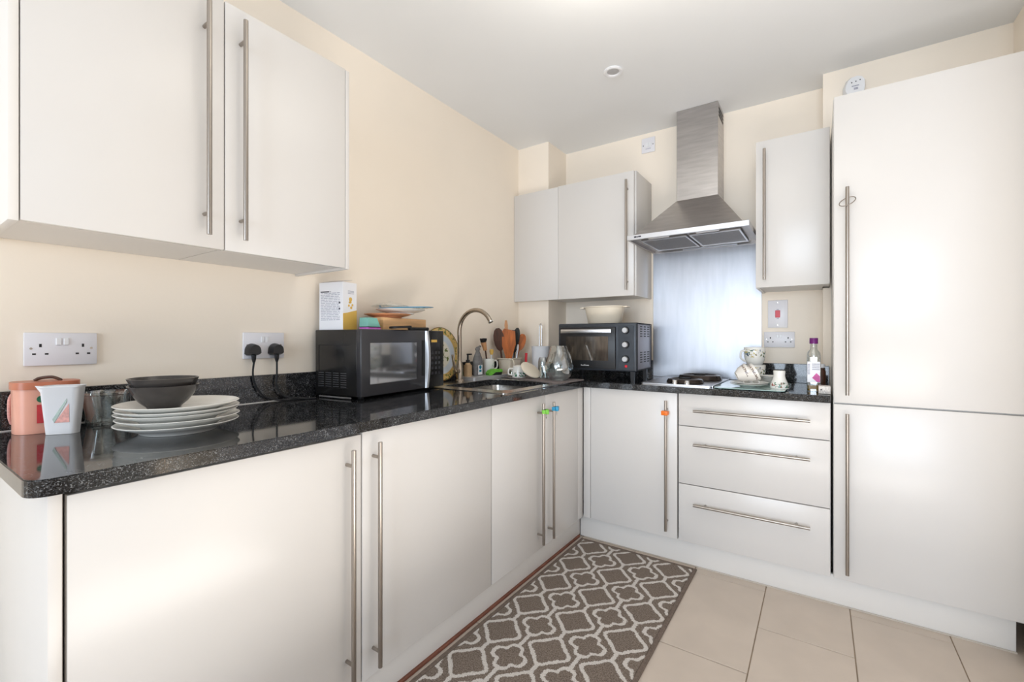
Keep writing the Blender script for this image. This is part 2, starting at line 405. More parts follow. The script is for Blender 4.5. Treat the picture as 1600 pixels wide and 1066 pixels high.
# left run base units (doors face +x)
t = thing('base_cabinet', 'white handle-right cabinet door under the left end of the worktop, nearest the camera', 'cabinet', (.3, -2.37, 0))
carcass(t, .02, DX-.021, -2.664, -2.062, .13, HT); slab(t, 'door', DX-.019, DX, -2.681, -2.0615, HB, HT-.006)
handle(t.children[1], 'x', .179, .823, (-2.11, DX))
t = thing('base_cabinet', 'white base cabinet with bar handle on its left edge, left of the sink unit', 'cabinet', (.3, -1.75, 0))
carcass(t, .02, DX-.021, -2.06, -1.432, .13, HT); d = slab(t, 'door', DX-.019, DX, -2.057, -1.4325, HB, HT); handle(d, 'x', .166, .829, (-2.019, DX))
t = thing('sink_cabinet', 'white double-door cabinet under the sink, with two bar handles side by side', 'cabinet', (.3, -1, 0))
b = BM()
for y0, y1 in ((-1.43, -1.412), (-.64, -.622)): box(b, .02, DX-.021, y0, y1, .13, HT)
box(b, .02, DX-.021, -1.412, -.64, .13, .148); box(b, .02, .03, -1.412, -.64, .148, HT); obj('carcass', b, 'carc', t)
d = slab(t, 'door', DX-.019, DX, -1.4275, -.9975, HB, HT); handle(d, 'x', .165, .829, (-1.068, DX))
d = slab(t, 'door', DX-.019, DX, -.9945, -.640, HB, HT); handle(d, 'x', .161, .826, (-.969, DX))
slab(t, 'filler_strip', DX-.019, DX-.001, -.637, -.573, HB, HT)
t = thing('end_panel', 'tall white end panel closing the left end of the base units', 'panel', (.3, -2.7, 0))
slab(t, 'panel', .005, DX+.001, -2.706, -2.687, 0, .866)
b = BM(); box(b, DX-.03, DX-.022, -2.687, -2.682, .0, HT); obj('gap_strip', b, 'gap', t)
t = thing('plinth', 'white plinth board under the left run of base units', 'plinth', (.6, -1.6, 0))
slab(t, 'board', .592, .609, -2.686, -.535, .012, .128, 'carc'); b = BM(); box(b, .594, .618, -2.686, -.55, 0, .012, .002); obj('floor_seal', b, 'brownseal', t)
t = thing('plinth', 'white plinth board under the drawers and tall fridge unit', 'plinth', (1.5, -.53, 0))
slab(t, 'board', .611, 2.333, -.533, -.516, .004, .128, 'carc')
b = BM(); box(b, .64, 2.335, -.5375, -.534, 0, .006); obj('floor_seal', b, 'gap', t)
# back run
t = thing('base_cabinet', 'white corner base cabinet left of the drawers, orange clip on its handle', 'cabinet', (.9, -.3, 0))
carcass(t, .67, 1.160, DY+.021, -.02, .13, HT); slab(t, 'filler_strip', .6485, .690, DY+.001, DY+.019, HB, HT)
d = slab(t, 'door', .693, 1.160, DY, DY+.019, HB, HT); handle(d, 'y', .171, .824, (1.112, DY))
t = thing('drawer_unit', 'white three-drawer unit below the hob, left of the fridge unit', 'drawers', (1.47, -.3, 0))
carcass(t, 1.164, 1.787, DY+.021, -.02, .13, HT)
for z0, z1, hz in ((.7045, .866, .783), (.417, .7005, .619), (HB, .413, .3265)):
    d = slab(t, 'drawer_front', 1.168, 1.785, DY, DY+.019, z0, z1-.004 if z1 > .8 else z1); handle(d, 'h', 1.243, 1.715, (hz, DY), ends=.05)
t = thing('tall_fridge_unit', 'tall white built-in fridge freezer unit with two doors at the right', 'fridge', (2.1, -.3, 0))
b = BM(); box(b, 1.796, 2.36, DY+.021, -.16, .13, 2.146); obj('carcass', b, 'carc', t)
d = slab(t, 'door', 1.798, 2.368, DY, DY+.019, .866, 2.148); handle(d, 'y', .902, 1.755, (1.842, DY))
d = slab(t, 'door', 1.798, 2.368, DY, DY+.019, HB, .860); handle(d, 'y', .166, .826, (1.842, DY))
# wall cabinets, left run
for (y0, y1, hy, lab, sides) in ((-2.6925, -2.2925, -2.343, 'white wall cabinet at the top left, its bar handle on the right edge', (-2.711, -2.6945)),
                                 (-2.2895, -1.892, -2.248, 'white wall cabinet above the microwave, its bar handle on the left edge', (-1.890, -1.874))):
    t = thing('wall_cabinet', lab, 'cabinet', (.15, (y0+y1)/2, 1.39))
    carcass(t, .002, .312, y0, y1, 1.394, 2.104)
    d = slab(t, 'door', .314, .333, y0, y1, 1.389, 2.108); handle(d, 'x', 1.42, 2.0625, (hy, .333), ends=.06)
    slab(t, 'side_panel', .002, .333, sides[0], sides[1], 1.386, 2.106, 'cab' if sides[0] > -2 else 'carc')
# wall cabinets, back run
t = thing('wall_cabinet', 'wide white corner wall cabinet between the corner boxing and the extractor hood', 'cabinet', (.5, -.15, 1.39))
b = BM(); box(b, .244, .842, -.29, -.002, 1.394, 2.118); box(b, .002, .243, -.29, -.257, 1.394, 2.118); obj('carcass', b, 'carc', t)
slab(t, 'side_panel', .8425, .857, -.291, -.002, 1.388, 2.126)
slab(t, 'blank_panel', .001, .3445, -.310, -.292, 1.389, 2.121)
d = slab(t, 'door', .346, .848, -.310, -.292, 1.389, 2.124); handle(d, 'y', 1.421, 2.069, (.811, -.310), .03, ends=.05)
t = thing('wall_cabinet', 'narrow white wall cabinet right of the extractor hood', 'cabinet', (1.63, -.15, 1.39))
carcass(t, 1.497, 1.787, -.29, -.152, 1.394, 2.124); carcass(t, 1.497, 1.761, -.152, -.002, 1.394, 2.124, name='carcass_rear')
slab(t, 'side_panel', 1.481, 1.4965, -.291, -.002, 1.389, 2.128)
d = slab(t, 'door', 1.481, 1.788, -.310, -.292, 1.392, 2.130); handle(d, 'y', 1.428, 2.08, (1.521, -.310), .03, ends=.05)

# ------------------------------------------------------------------ worktop with sink cut-out
WT = .895; WB = .865
t = thing('worktop', 'L-shaped black speckled granite worktop with upstands', 'worktop', (.3, -1.3, WB))
def rounded(pts_r, seg=6):
    out = []; n = len(pts_r)
    for i, (x, y, r) in enumerate(pts_r):
        if r == 0: out.append((x, y)); continue
        p = Vector((x, y)); a = (Vector(pts_r[i-1][:2])-p).normalized(); c = (Vector(pts_r[(i+1) % n][:2])-p).normalized()
        A = p+a*r; Cc = p+c*r; O = p+a*r+c*r
        for k in range(seg+1):
            s = k/seg*PI/2
            out.append(tuple(O - c*r*math.cos(s) - a*r*math.sin(s)))
    return out
SK = (.175, .575, -1.235, -.775)   # sink cut-out
def worktop_mesh():
    b = BM()
    outer = rounded([(.001, -2.734, 0), (.668, -2.734, .035), (.668, -.592, 0), (1.788, -.592, .012), (1.788, -.152, 0), (1.76, -.152, 0), (1.76, -.001, 0), (.244, -.001, 0), (.244, -.257, 0), (.001, -.257, 0)])
    inner = rounded([(SK[0], SK[2], .05), (SK[1], SK[2], .05), (SK[1], SK[3], .05), (SK[0], SK[3], .05)])
    es = []
    for loop in (outer, inner):
        vs = [b.verts.new((x, y, WT)) for x, y in loop]
        es += [b.edges.new((vs[i], vs[(i+1) % len(vs)])) for i in range(len(vs))]
    bmesh.ops.triangle_fill(b, use_beauty=True, use_dissolve=False, edges=es)
    g = bmesh.ops.extrude_face_region(b, geom=list(b.faces))
    bmesh.ops.translate(b, verts=[v for v in g['geom'] if isinstance(v, bmesh.types.BMVert)], vec=(0, 0, WB-WT))
    bmesh.ops.recalc_face_normals(b, faces=b.faces)
    be = [e for e in b.edges if len(e.link_faces) == 2 and e.verts[0].co.z > WT-.001 and e.verts[1].co.z > WT-.001 and e.calc_face_angle(0) > 1.2]
    bmesh.ops.bevel(b, geom=be, offset=.002, segments=2, affect='EDGES')
    return b
obj('slab', worktop_mesh(), 'granite', t)
b = BM(); box(b, .001, .021, -2.70, -.258, WT, .997, .0015); obj('upstand', b, 'granite', t)
b = BM(); box(b, .245, .868, -.021, -.001, WT, .997, .0015); obj('upstand', b, 'granite', t)
b = BM(); box(b, 1.481, 1.759, -.021, -.001, WT, .998, .0015); obj('upstand', b, 'granite', t)
b = BM(); box(b, 1.764, 1.788, -.171, -.153, WT, .998, .0015); obj('upstand', b, 'granite', t)
b = BM(); box(b, .0215, .0245, -2.70, -1.84, WT, .8975); obj('silicone_bead', b, 'carc', t)

# sink
t = thing('sink', 'stainless steel kitchen sink bowl sunk into the granite worktop', 'sink', (.375, -1.005, .72))
def rrect(x0, x1, y0, y1, r, z, seg=6):
    return [(x, y, z) for x, y in rounded([(x0, y0, r), (x1, y0, r), (x1, y1, r), (x0, y1, r)], seg)]
b = BM(); x0, x1, y0, y1 = SK[0], SK[1], SK[2], SK[3]
loops = [rrect(x0+.001, x1-.001, y0+.001, y1-.001, .05, WB-.0),
         rrect(x0+.004, x1-.004, y0+.004, y1-.004, .05, WB-.04), rrect(x0+.012, x1-.012, y0+.012, y1-.012, .05, .745),
         rrect(x0+.03, x1-.03, y0+.03, y1-.03, .05, .722), rrect(x0+.12, x1-.12, y0+.12, y1-.12, .03, .716), rrect(x0+.165, x1-.165, y0+.195, y1-.195, .02, .714)]
R = [[b.verts.new(p) for p in L] for L in loops]
for A, B in zip(R, R[1:]):
    for i in range(len(A)): b.faces.new((A[i], A[(i+1) % len(A)], B[(i+1) % len(A)], B[i]))
b.faces.new(R[-1])
bowl = obj('bowl', b, 'sink', t, smooth=True)
b = BM(); lathe(b, [(0, .7165), (.030, .7165), (.036, .719), (.042, .7165), (.042, .714)], 28, Matrix.Translation((.375, -1.005, 0))); obj('drain', b, 'chrome', t, smooth=True)
# steel top flange (flat frame around the bowl)
b = BM()
def frame(b, o, i, ro, ri, z0, z1):
    O = rounded([(o[0], o[2], ro), (o[1], o[2], ro), (o[1], o[3], ro), (o[0], o[3], ro)]); I = rounded([(i[0], i[2], ri), (i[1], i[2], ri), (i[1], i[3], ri), (i[0], i[3], ri)])
    for z in (z0, z1): pass
    vo = [[b.verts.new((x, y, z)) for x, y in O] for z in (z0, z1)]; vi = [[b.verts.new((x, y, z)) for x, y in I] for z in (z0, z1)]
    n = len(O)
    for k in range(n):
        j = (k+1) % n
        b.faces.new((vo[1][k], vo[1][j], vi[1][j], vi[1][k])); b.faces.new((vo[0][j], vo[0][k], vi[0][k], vi[0][j]))
        b.faces.new((vo[0][k], vo[0][j], vo[1][j], vo[1][k])); b.faces.new((vi[0][j], vi[0][k], vi[1][k], vi[1][j]))
frame(b, (.05, .635, -1.315, -.715), (SK[0]+.004, SK[1]-.004, SK[2]+.004, SK[3]-.004), .02, .05, WT+.0003, WT+.003)
obj('flange', b, 'sink', t, smooth=True)

# tap
TX, TY, TZ = .105, -1.005, WT+.003
t = thing('tap', 'brushed steel swan-neck kitchen tap behind the sink', 'tap', (TX, TY, TZ))
b = BM(); lathe(b, [(0, 0), (.027, 0), (.027, .006), (.021, .012), (.0195, .09), (.017, .1), (.0128, .115), (0, .115)], 28, Matrix.Translation((TX, TY, TZ))); obj('tap_body', b, 'tap', t, smooth=True)
b = BM(); pts = [(TX, TY, TZ+.11)]; z1 = 1.175; Rr = .113
for i in range(6): pts.append((TX, TY, TZ+.11+(z1-TZ-.11)*i/6+.001))
for i in range(0, 25):
    a = PI - PI*i/24*.86
    pts.append((TX+Rr+Rr*math.cos(a), TY+.25*(Rr+Rr*math.cos(a))*0, z1+Rr*math.sin(a)))
tube(b, pts, .0118, 18); obj('spout', b, 'tap', t, smooth=True)
e = Vector(pts[-1]); dd = (Vector(pts[-1])-Vector(pts[-2])).normalized()
b = BM(); tube(b, [e-dd*.004, e+dd*.004], .0131, 18); obj('nozzle', b, 'chrome', t, smooth=True)
b = BM(); cyl(b, (TX, TY, TZ+.055), (TX+.01, TY-.042, TZ+.062), .014, 18); tube(b, [(TX+.01, TY-.036, TZ+.062), (TX+.012, TY-.055, TZ+.085), (TX+.012, TY-.068, TZ+.135), (TX+.012, TY-.07, TZ+.15)], .008, 12, rads=[.011, .008, .0065, .006])
obj('lever', b, 'tap', t, smooth=True)

# ------------------------------------------------------------------ hood, splashback, hob
t = thing('extractor_hood', 'stainless steel chimney extractor hood above the hob', 'hood', (1.172, -.2, 1.67))
HX0, HX1, HY = .873, 1.472, -.492; HZ = 1.674
b = BM()
# hollow lip body
box(b, HX0, HX1, HY, HY+.012, HZ, HZ+.026, .001); obj('front_lip', b, 'hoodlip', t)
b = BM(); box(b, HX0, HX0+.012, HY+.0125, -.003, HZ, HZ+.026); box(b, HX1-.012, HX1, HY+.0125, -.003, HZ, HZ+.026); box(b, HX0+.0125, HX1-.0125, -.02, -.003, HZ, HZ+.026); obj('side_rim', b, 'hood', t)
b = BM(); box(b, HX0+.0125, HX1-.0125, HY+.0125, -.0205, HZ+.016, HZ+.026); obj('base_plate', b, 'hood', t)
b = BM(); zt = 1.937
lo = [(HX0+.028, HY+.02, HZ+.0262), (HX1-.028, HY+.02, HZ+.0262), (HX1-.028, -.003, HZ+.0262), (HX0+.028, -.003, HZ+.0262)]
hi = [(1.058, -.181, zt), (1.283, -.181, zt), (1.283, -.003, zt), (1.058, -.003, zt)]
A = [b.verts.new(p) for p in lo]; B = [b.verts.new(p) for p in hi]
for i in range(4): b.faces.new((A[i], A[(i+1) % 4], B[(i+1) % 4], B[i]))
b.faces.new(A[::-1]); b.faces.new(B); obj('canopy', b, 'hood', t)
b = BM(); box(b, 1.059, 1.282, -.18, -.003, zt, 2.459, .001); obj('chimney', b, 'hood', t)
for z in (2.385, 2.405, 2.425):
    b = BM(); box(b, 1.2823, 1.2835, -.155, -.03, z, z+.010); obj('vent_slot', b, 'slot', t)
for x0, x1 in ((HX0+.05, 1.165), (1.179, HX1-.05)):
    b = BM(); box(b, x0, x1, -.40, -.07, HZ+.009, HZ+.0155); f = obj('grease_filter', b, 'grease', t)
    b = BM()
    box(b, x0, x0+.008, -.40, -.07, HZ+.004, HZ+.0088); box(b, x1-.008, x1, -.40, -.07, HZ+.004, HZ+.0088); box(b, x0+.0081, x1-.0081, -.078, -.07, HZ+.004, HZ+.0088); box(b, x0+.0081, x1-.0081, -.40, -.392, HZ+.004, HZ+.0088)
    obj('filter_frame', b, 'hoodlip', f)
for x0 in (HX0+.10, 1.22):
    b = BM(); box(b, x0, x0+.11, -.465, -.425, HZ+.005, HZ+.0155, .002); obj('lamp_lens', b, 'white', t)
b = BM(); box(b, 1.06, 1.36, -.045, -.035, HZ-.001, HZ+.006, .001); obj('rear_rail', b, 'hoodlip', t)
b = BM(); box(b, .913, .927, HY-.001, HY-.0002, HZ+.009, HZ+.018); box(b, .929, .934, HY-.001, HY-.0002, HZ+.009, HZ+.018); box(b, .936, .951, HY-.001, HY-.0002, HZ+.010, HZ+.018); obj('badge', b, 'printdk', t)
b = BM(); box(b, .869, 1.479, -.005, -.001, WT+.001, 1.678, .0008); tag(obj('splashback', b, 'splash'), 'brushed stainless steel splashback sheet behind the hob', 'splashback')

t = thing('hob', 'compact stainless steel hob with two control knobs', 'hob', (1.13, -.3, WT))
b = BM(); vbevel_box(b, .965, 1.316, -.545, -.06, WT+.0004, WT+.008, .015); obj('steel_plate', b, 'hoodlip', t, smooth=True)
b = BM(); box(b, 1.3165, 1.322, -.545, -.06, WT, WT+.011, .001); obj('edge_trim', b, 'hoodlip', t)
for (x, y, r, h) in ((1.165, -.43, .078, .024), (1.19, -.2, .098, .030)):
    b = BM(); lathe(b, [(0, 0), (r, 0), (r+.003, .004), (r-.004, h-.004), (r-.02, h), (r-.024, h-.004), (.02, h-.008), (0, h-.008)], 40, Matrix.Translation((x, y, WT+.008)), sx=1.15)
    hb = obj('burner_ring', b, 'burner', t, smooth=True)
    b = BM(); lathe(b, [(0, 0), (.03, 0), (.03, .01), (0, .012)], 24, Matrix.Translation((x, y, WT+.008+h-.006))); obj('burner_cap', b, 'matblack', hb, smooth=True)
for x in (1.137, 1.197):
    b = BM(); lathe(b, [(0, 0), (.0145, 0), (.0125, .018), (.0115, .02), (0, .02)], 20, Matrix.Translation((x, -.527, WT+.008))); obj('control_knob', b, 'chrome', t, smooth=True)

# ------------------------------------------------------------------ sockets and switches
def face_matrix(face, x, y, z):
    # local frame: X right, Y up, Z out of wall
    if face == 'left':   # wall x=0, out = +x, right = +y
        return Matrix(((0, 0, 1, x), (1, 0, 0, y), (0, 1, 0, z), (0, 0, 0, 1)))
    return Matrix(((1, 0, 0, x), (0, 0, -1, y), (0, 1, 0, z), (0, 0, 0, 1)))
def double_socket(face, x, y, z, w, h, label, plugged=False):
    t = thing('wall_socket', label, 'socket', (x, y, z)); m = face_matrix(face, x, y, z)
    b = BM(); box(b, -w/2, w/2, -h/2, h/2, .0005, .009, .0025, m, 2); obj('faceplate', b, 'socket', t, smooth=True)
    for s in (-1, 1):
        b = BM(); box(b, s*w*.052-.0055, s*w*.052+.0055, h*.12, h*.34, .0092, .013, .0012, m); obj('rocker', b, 'white', t)
        b = BM(); cx = s*w*.29
        box(b, cx-.0025, cx+.0025, h*.06, h*.16, .0090, .0094, 0, m)
        box(b, cx-.0155, cx-.0085, -h*.17, -h*.12, .0090, .0094, 0, m); box(b, cx+.0085, cx+.0155, -h*.17, -h*.12, .0090, .0094, 0, m)
        if not plugged: obj('pin_holes', b, 'slot', t)
        else: b.free()
        b = BM(); cyl(b, m @ Vector((s*w*.41, 0.002, .0088)), m @ Vector((s*w*.41, 0.002, .0096)), .003, 12); obj('screw', b, 'steel', t)
    return t, m
double_socket('left', 0, -2.5665, 1.105, .147, .09, 'white double wall socket at far left, nothing plugged in')
double_socket('left', 0, -2.014, 1.108, .152, .098, 'white double wall socket with two black plugs in it', True)
double_socket('back', 1.564, 0, 1.129, .146, .086, 'white double wall socket below the red cooker switch')
t = thing('cooker_switch', 'white upright cooker switch plate with red rocker', 'switch', (1.557, 0, 1.271)); m = face_matrix('back', 1.557, 0, 1.271)
b = BM(); box(b, -.0475, .0475, -.076, .076, .0005, .009, .0025, m, 2); obj('faceplate', b, 'socket', t, smooth=True)
b = BM(); box(b, -.0115, .0115, -.02, .02, .0092, .015, .0015, m); obj('rocker', b, 'red', t)
for zz in (.0225, -.027):
    b = BM(); box(b, -.005, .005, zz, zz+.0045, .0091, .0095, 0, m); obj('printed_mark', b, 'print', t)
for z in (-.062, .062):
    b = BM(); cyl(b, m @ Vector((0, z, .0088)), m @ Vector((0, z, .0096)), .0032, 12); obj('screw', b, 'steel', t)
t = thing('fused_switch', 'small white fused switch high on the wall left of the hood', 'switch', (.8375, 0, 2.381)); m = face_matrix('back', .8375, 0, 2.381)
b = BM(); box(b, -.043, .043, -.0475, .0475, .0005, .009, .0025, m, 2); obj('faceplate', b, 'socket', t, smooth=True)
b = BM(); box(b, -.017, .002, -.013, .015, .0092, .013, .001, m); obj('fuse_carrier', b, 'white', t)
b = BM(); box(b, .004, .019, -.012, .016, .0092, .014, .001, m); obj('rocker', b, 'white', t)
b = BM(); box(b, -.017, .017, -.025, -.0215, .0091, .0095, 0, m); obj('printed_text', b, 'print', t)
for s in (-1, 1):
    b = BM(); cyl(b, m @ Vector((s*.031, 0, .0088)), m @ Vector((s*.031, 0, .0096)), .0032, 12); obj('screw', b, 'printdk', t)

# plugs with cords
def plug(y, z, cord, label):
    t = thing('power_plug', label, 'plug', (.01, y, z), group=None); m = face_matrix('left', .0098, y, z)
    b = BM(); pts = []
    hw = .024
    for i in range(13):
        a = PI*i/12; pts.append((hw*math.cos(a)*(1 if True else 0), -.004+.026*math.sin(a)))
    pts += [(-hw-.001, -.016), (-hw+.006, -.022), (hw-.006, -.022), (hw+.001, -.016)]
    a_ = [b.verts.new(m @ Vector((x, yy, 0))) for x, yy in pts]; b_ = [b.verts.new(m @ Vector((x*.98, yy*.98, .012))) for x, yy in pts]; c_ = [b.verts.new(m @ Vector((x*.78, yy*.78, .034))) for x, yy in pts]
    n = len(pts)
    for A, B in ((a_, b_), (b_, c_)):
        for i in range(n): b.faces.new((A[i], A[(i+1) % n], B[(i+1) % n], B[i]))
    b.faces.new(a_[::-1]); b.faces.new(c_); obj('plug_body', b, 'black', t, smooth=True)
    b = BM(); tube(b, [m @ Vector((0, -.021, .018)), m @ Vector((0, -.036, .018)), m @ Vector((0, -.048, .018))], .007, 10, rads=[.0085, .0075, .0045]); obj('strain_relief', b, 'black', t, smooth=True)
    b = BM(); tube(b, cord, .0035, 8); obj('cord', b, 'black', t, smooth=True)
def bez(ps, n=24):
    ps = [Vector(p) for p in ps]; out = []
    for s in range(len(ps)-1):
        p0 = ps[max(s-1, 0)]; p1 = ps[s]; p2 = ps[s+1]; p3 = ps[min(s+2, len(ps)-1)]
        for i in range(n//(len(ps)-1)+1):
            t_ = i/(n//(len(ps)-1)+1)
            out.append(.5*((2*p1)+(-p0+p2)*t_+(2*p0-5*p1+4*p2-p3)*t_**2+(-p0+3*p1-3*p2+p3)*t_**3))
    out.append(ps[-1]); return out
plug(-2.062, 1.094, bez([(.028, -2.062, 1.046), (.029, -2.066, 1.0), (.032, -2.055, .955), (.04, -2.025, .915), (.055, -1.975, .9), (.06, -1.91, .8995), (.05, -1.86, .8995)]), 'left of two black plugs in the wall socket beside the microwave')
plug(-1.977, 1.094, bez([(.028, -1.977, 1.046), (.030, -1.978, 1.0), (.034, -1.98, .95), (.045, -1.955, .912), (.075, -1.905, .9), (.10, -1.86, .8995)]), 'right of two black plugs in the wall socket beside the microwave')

# ------------------------------------------------------------------ ceiling light, detector
t = thing('ceiling_downlight', 'recessed round ceiling spotlight', 'light', (.903, -.769, ZC))
mt = Matrix.Translation((.903, -.769, ZC))
b = BM(); lathe(b, [(.030, -.0005), (.047, -.0005), (.047, -.005), (.040, -.009), (.031, -.007), (.028, -.0015)], 36, mt); obj('bezel', b, 'white', t, smooth=True)
b = BM(); lathe(b, [(0, -.0008), (.0275, -.0008), (.0275, -.003), (.02, -.004), (0, -.0045)], 30, mt); obj('lamp_face', b, 'silver', t, smooth=True)
t = thing('carbon_monoxide_alarm', 'rounded white alarm on the wall above the fridge unit', 'alarm', (1.888, -.15, 2.34)); m = face_matrix('back', 1.888, -.15, 2.34)
b = BM()
pr = [(-.026, -.062), (.028, -.062), (.036, -.055), (.042, .005), (.040, .034), (.028, .052), (.008, .06), (-.016, .058), (-.034, .044), (-.046, .012), (-.046, -.008)]
for s, z in ((1.0, .001), (1.0, .018)): pass
A = [b.verts.new(m @ Vector((x, y, .0008))) for x, y in pr]; B = [b.verts.new(m @ Vector((x, y, .016))) for x, y in pr]; D = [b.verts.new(m @ Vector((x*.84+.003, y*.86, .036))) for x, y in pr]
for P_, Q_ in ((A, B), (B, D)):
    for i in range(len(pr)): b.faces.new((P_[i], P_[(i+1) % len(pr)], Q_[(i+1) % len(pr)], Q_[i]))
b.faces.new(A[::-1]); b.faces.new(D); obj('casing', b, 'white', t, smooth=True)
b = BM()
for x, y in ((-.012, .025), (.004, .027), (.02, .03)): cyl(b, m @ Vector((x, y, .0362)), m @ Vector((x, y, .0368)), .0026, 10)
obj('indicator_lights', b, 'slot', t)
b = BM(); box(b, -.012, .016, .004, .009, .0362, .0366, 0, m); box(b, -.004, .012, -.012, -.002, .0362, .0366, 0, m); obj('printed_text', b, 'print', t)

# ------------------------------------------------------------------ rug
b = BM(); box(b, .636, 1.252, -2.45, -.5745+.005, 0, .008); rug = thing('rug', 'brown runner rug with cream trellis pattern in front of the sink unit', 'rug', (.94, -1.4, 0))
b.free(); b = BM(); box(b, .652, 1.238, -2.44, -.585, .0005, .008, .002); bmesh.ops.transform(b, verts=b.verts, matrix=Matrix()); rp = obj('pile', b, 'rug', rug)
# keep world-aligned texture: object space origin = world origin for the pile
rp.data.transform(W[rug]); rp.matrix_parent_inverse = W[rug].inverted()
b = BM(); box(b, .636, .6515, -2.45, -.57, .0005, .0095, .002); box(b, 1.2385, 1.254, -2.45, -.57, .0005, .0095, .002); box(b, .652, 1.238, -.5845, -.57, .0005, .0095, .002); box(b, .652, 1.238, -2.45, -2.4405, .0005, .0095, .002)
obj('binding', b, 'rugedge', rug)

# ------------------------------------------------------------------ plates and bowls at left
def plate_prof(R, foot, h, t=.005):
    return [(0, .004), (foot-.006, .004), (foot-.004, 0), (foot, 0), (foot+.004, .005), (R*.80, h*.52), (R-.002, h-.003), (R, h-.001), (R-.002, h), (R*.80, h*.52+t*.9), (foot+.006, .0095), (foot-.002, .0085), (0, .0085)]
def plate(name, x, y, z, R, foot, h, m, label, cat='plate', group=None, tilt=None):
    b = BM(); lathe(b, plate_prof(R, foot, h), 64); o = obj(name, b, m, None, smooth=True); o.location = (x, y, z)
    if tilt: o.rotation_euler = tilt
    return tag(o, label, cat, group)
px_, py_ = .373, -2.4155
labs = ['white dinner plate at the bottom of the stack on the worktop', 'second white dinner plate from the bottom of the stack', 'third white dinner plate from the bottom, middle of the stack', 'white dinner plate directly under the top plate of the stack', 'white dinner plate on top of the stack, under the black bowls']
base = plate_prof(.133, .082, .0262)
for i, (dz, ox, oy) in enumerate(((.0, -.001, 0), (.0145, .001, .002), (.0275, -.002, -.001), (.0365, .002, .001), (.0485, 0, 0))):
    R = (.133, .1325, .131, .1325, .1335)[i]
    if i == 0: first = plate('dinner_plate', px_+ox, py_+oy, WT+.0005, R, .082, .0262, 'dish', labs[0], group='stacked dinner plates'); continue
    o = first.copy(); C.objects.link(o); o['label'] = labs[i]; o.location = (px_+ox, py_+oy, WT+.0005+dz); o.scale = (R/.133, R/.133, 1)
bowlp = [(0, .003), (.030, .003), (.032, 0), (.036, 0), (.038, .004), (.052, .016), (.066, .034), (.0755, .054), (.0765, .0565), (.0745, .057), (.064, .036), (.050, .019), (.034, .0085), (0, .0075)]
b = BM(); lathe(b, bowlp, 56); o = obj('bowl', b, 'charcoal', None, smooth=True); o.location = (.327, -2.434, .9530)
tag(o, 'lower charcoal bowl standing on the white plates', 'bowl', 'charcoal bowls')
o.scale = (1, 1, 1.05); o2 = o.copy(); C.objects.link(o2); o2.location = (.325, -2.434, .9715); o2['label'] = 'upper charcoal bowl nested in another on the white plates'
# glass ramekin
b = BM(); lathe(b, [(0, 0), (.042, 0), (.046, .004), (.056, .082), (.060, .085), (.060, .090), (.053, .090), (.052, .084), (.042, .010), (0, .008)], 48, fn=lambda i, z: 1+(.012*math.cos(i*2*PI/48*12) if .003 < z < .08 else 0))
o = obj('glass_dish', b, 'glass', None, smooth=True); o.location = (.092, -2.490, WT+.0005); tag(o, 'round clear glass dish between the white jug and the plates', 'dish')
# pink tub
t = thing('storage_tub', 'pink terracotta-coloured plastic tub with lid at the left worktop end', 'tub', (.085, -2.612, WT))
def ellipse_prism(b, cx, cy, rx, ry, z0, z1, e=.62, n=40, s0=1, s1=1, mtx=None):
    def ring(s, z): return [b.verts.new((mtx or Matrix()) @ Vector((cx+s*rx*math.copysign(abs(math.cos(2*PI*i/n))**e, math.cos(2*PI*i/n)), cy+s*ry*math.copysign(abs(math.sin(2*PI*i/n))**e, math.sin(2*PI*i/n)), z))) for i in range(n)]
    A = ring(s0, z0); B = ring(s1, z1)
    for i in range(n): b.faces.new((A[i], A[(i+1) % n], B[(i+1) % n], B[i]))
    return A, B
b = BM(); A, B = ellipse_prism(b, .085, -2.612, .050, .060, WT+.0005, 1.006, s0=.98); b.faces.new(A[::-1]); b.faces.new(B); obj('tub_body', b, 'terra', t, smooth=True)
b = BM(); A, B = ellipse_prism(b, .085, -2.612, .053, .063, 1.0065, 1.024); b.faces.new(A[::-1]); b.faces.new(B); obj('lid', b, 'terralid', t, smooth=True)
b = BM(); tube(b, bez([(.07, -2.63, 1.0245), (.075, -2.62, 1.031), (.09, -2.60, 1.033), (.10, -2.585, 1.0245)]), .004, 8); obj('lid_grip', b, 'wooddk', t, smooth=True)
b = BM(); tube(b, bez([(.038, -2.6650, .99), (.045, -2.6705, .975), (.045, -2.6705, .935), (.038, -2.6655, .915)]), .0035, 8); obj('side_grip', b, 'salmon', t, smooth=True)
m = Matrix.Translation((.1365, -2.632, 0)) @ Matrix.Rotation(PI/2, 4, 'Y')
b = BM(); cyl(b, (.1352, -2.628, .982), (.1362, -2.628, .982), .0085, 20); obj('green_emblem', b, 'green', t)
b = BM(); box(b, .1352, .1362, -2.636, -2.617, .922, .968); obj('red_label', b, 'redlabel', t)
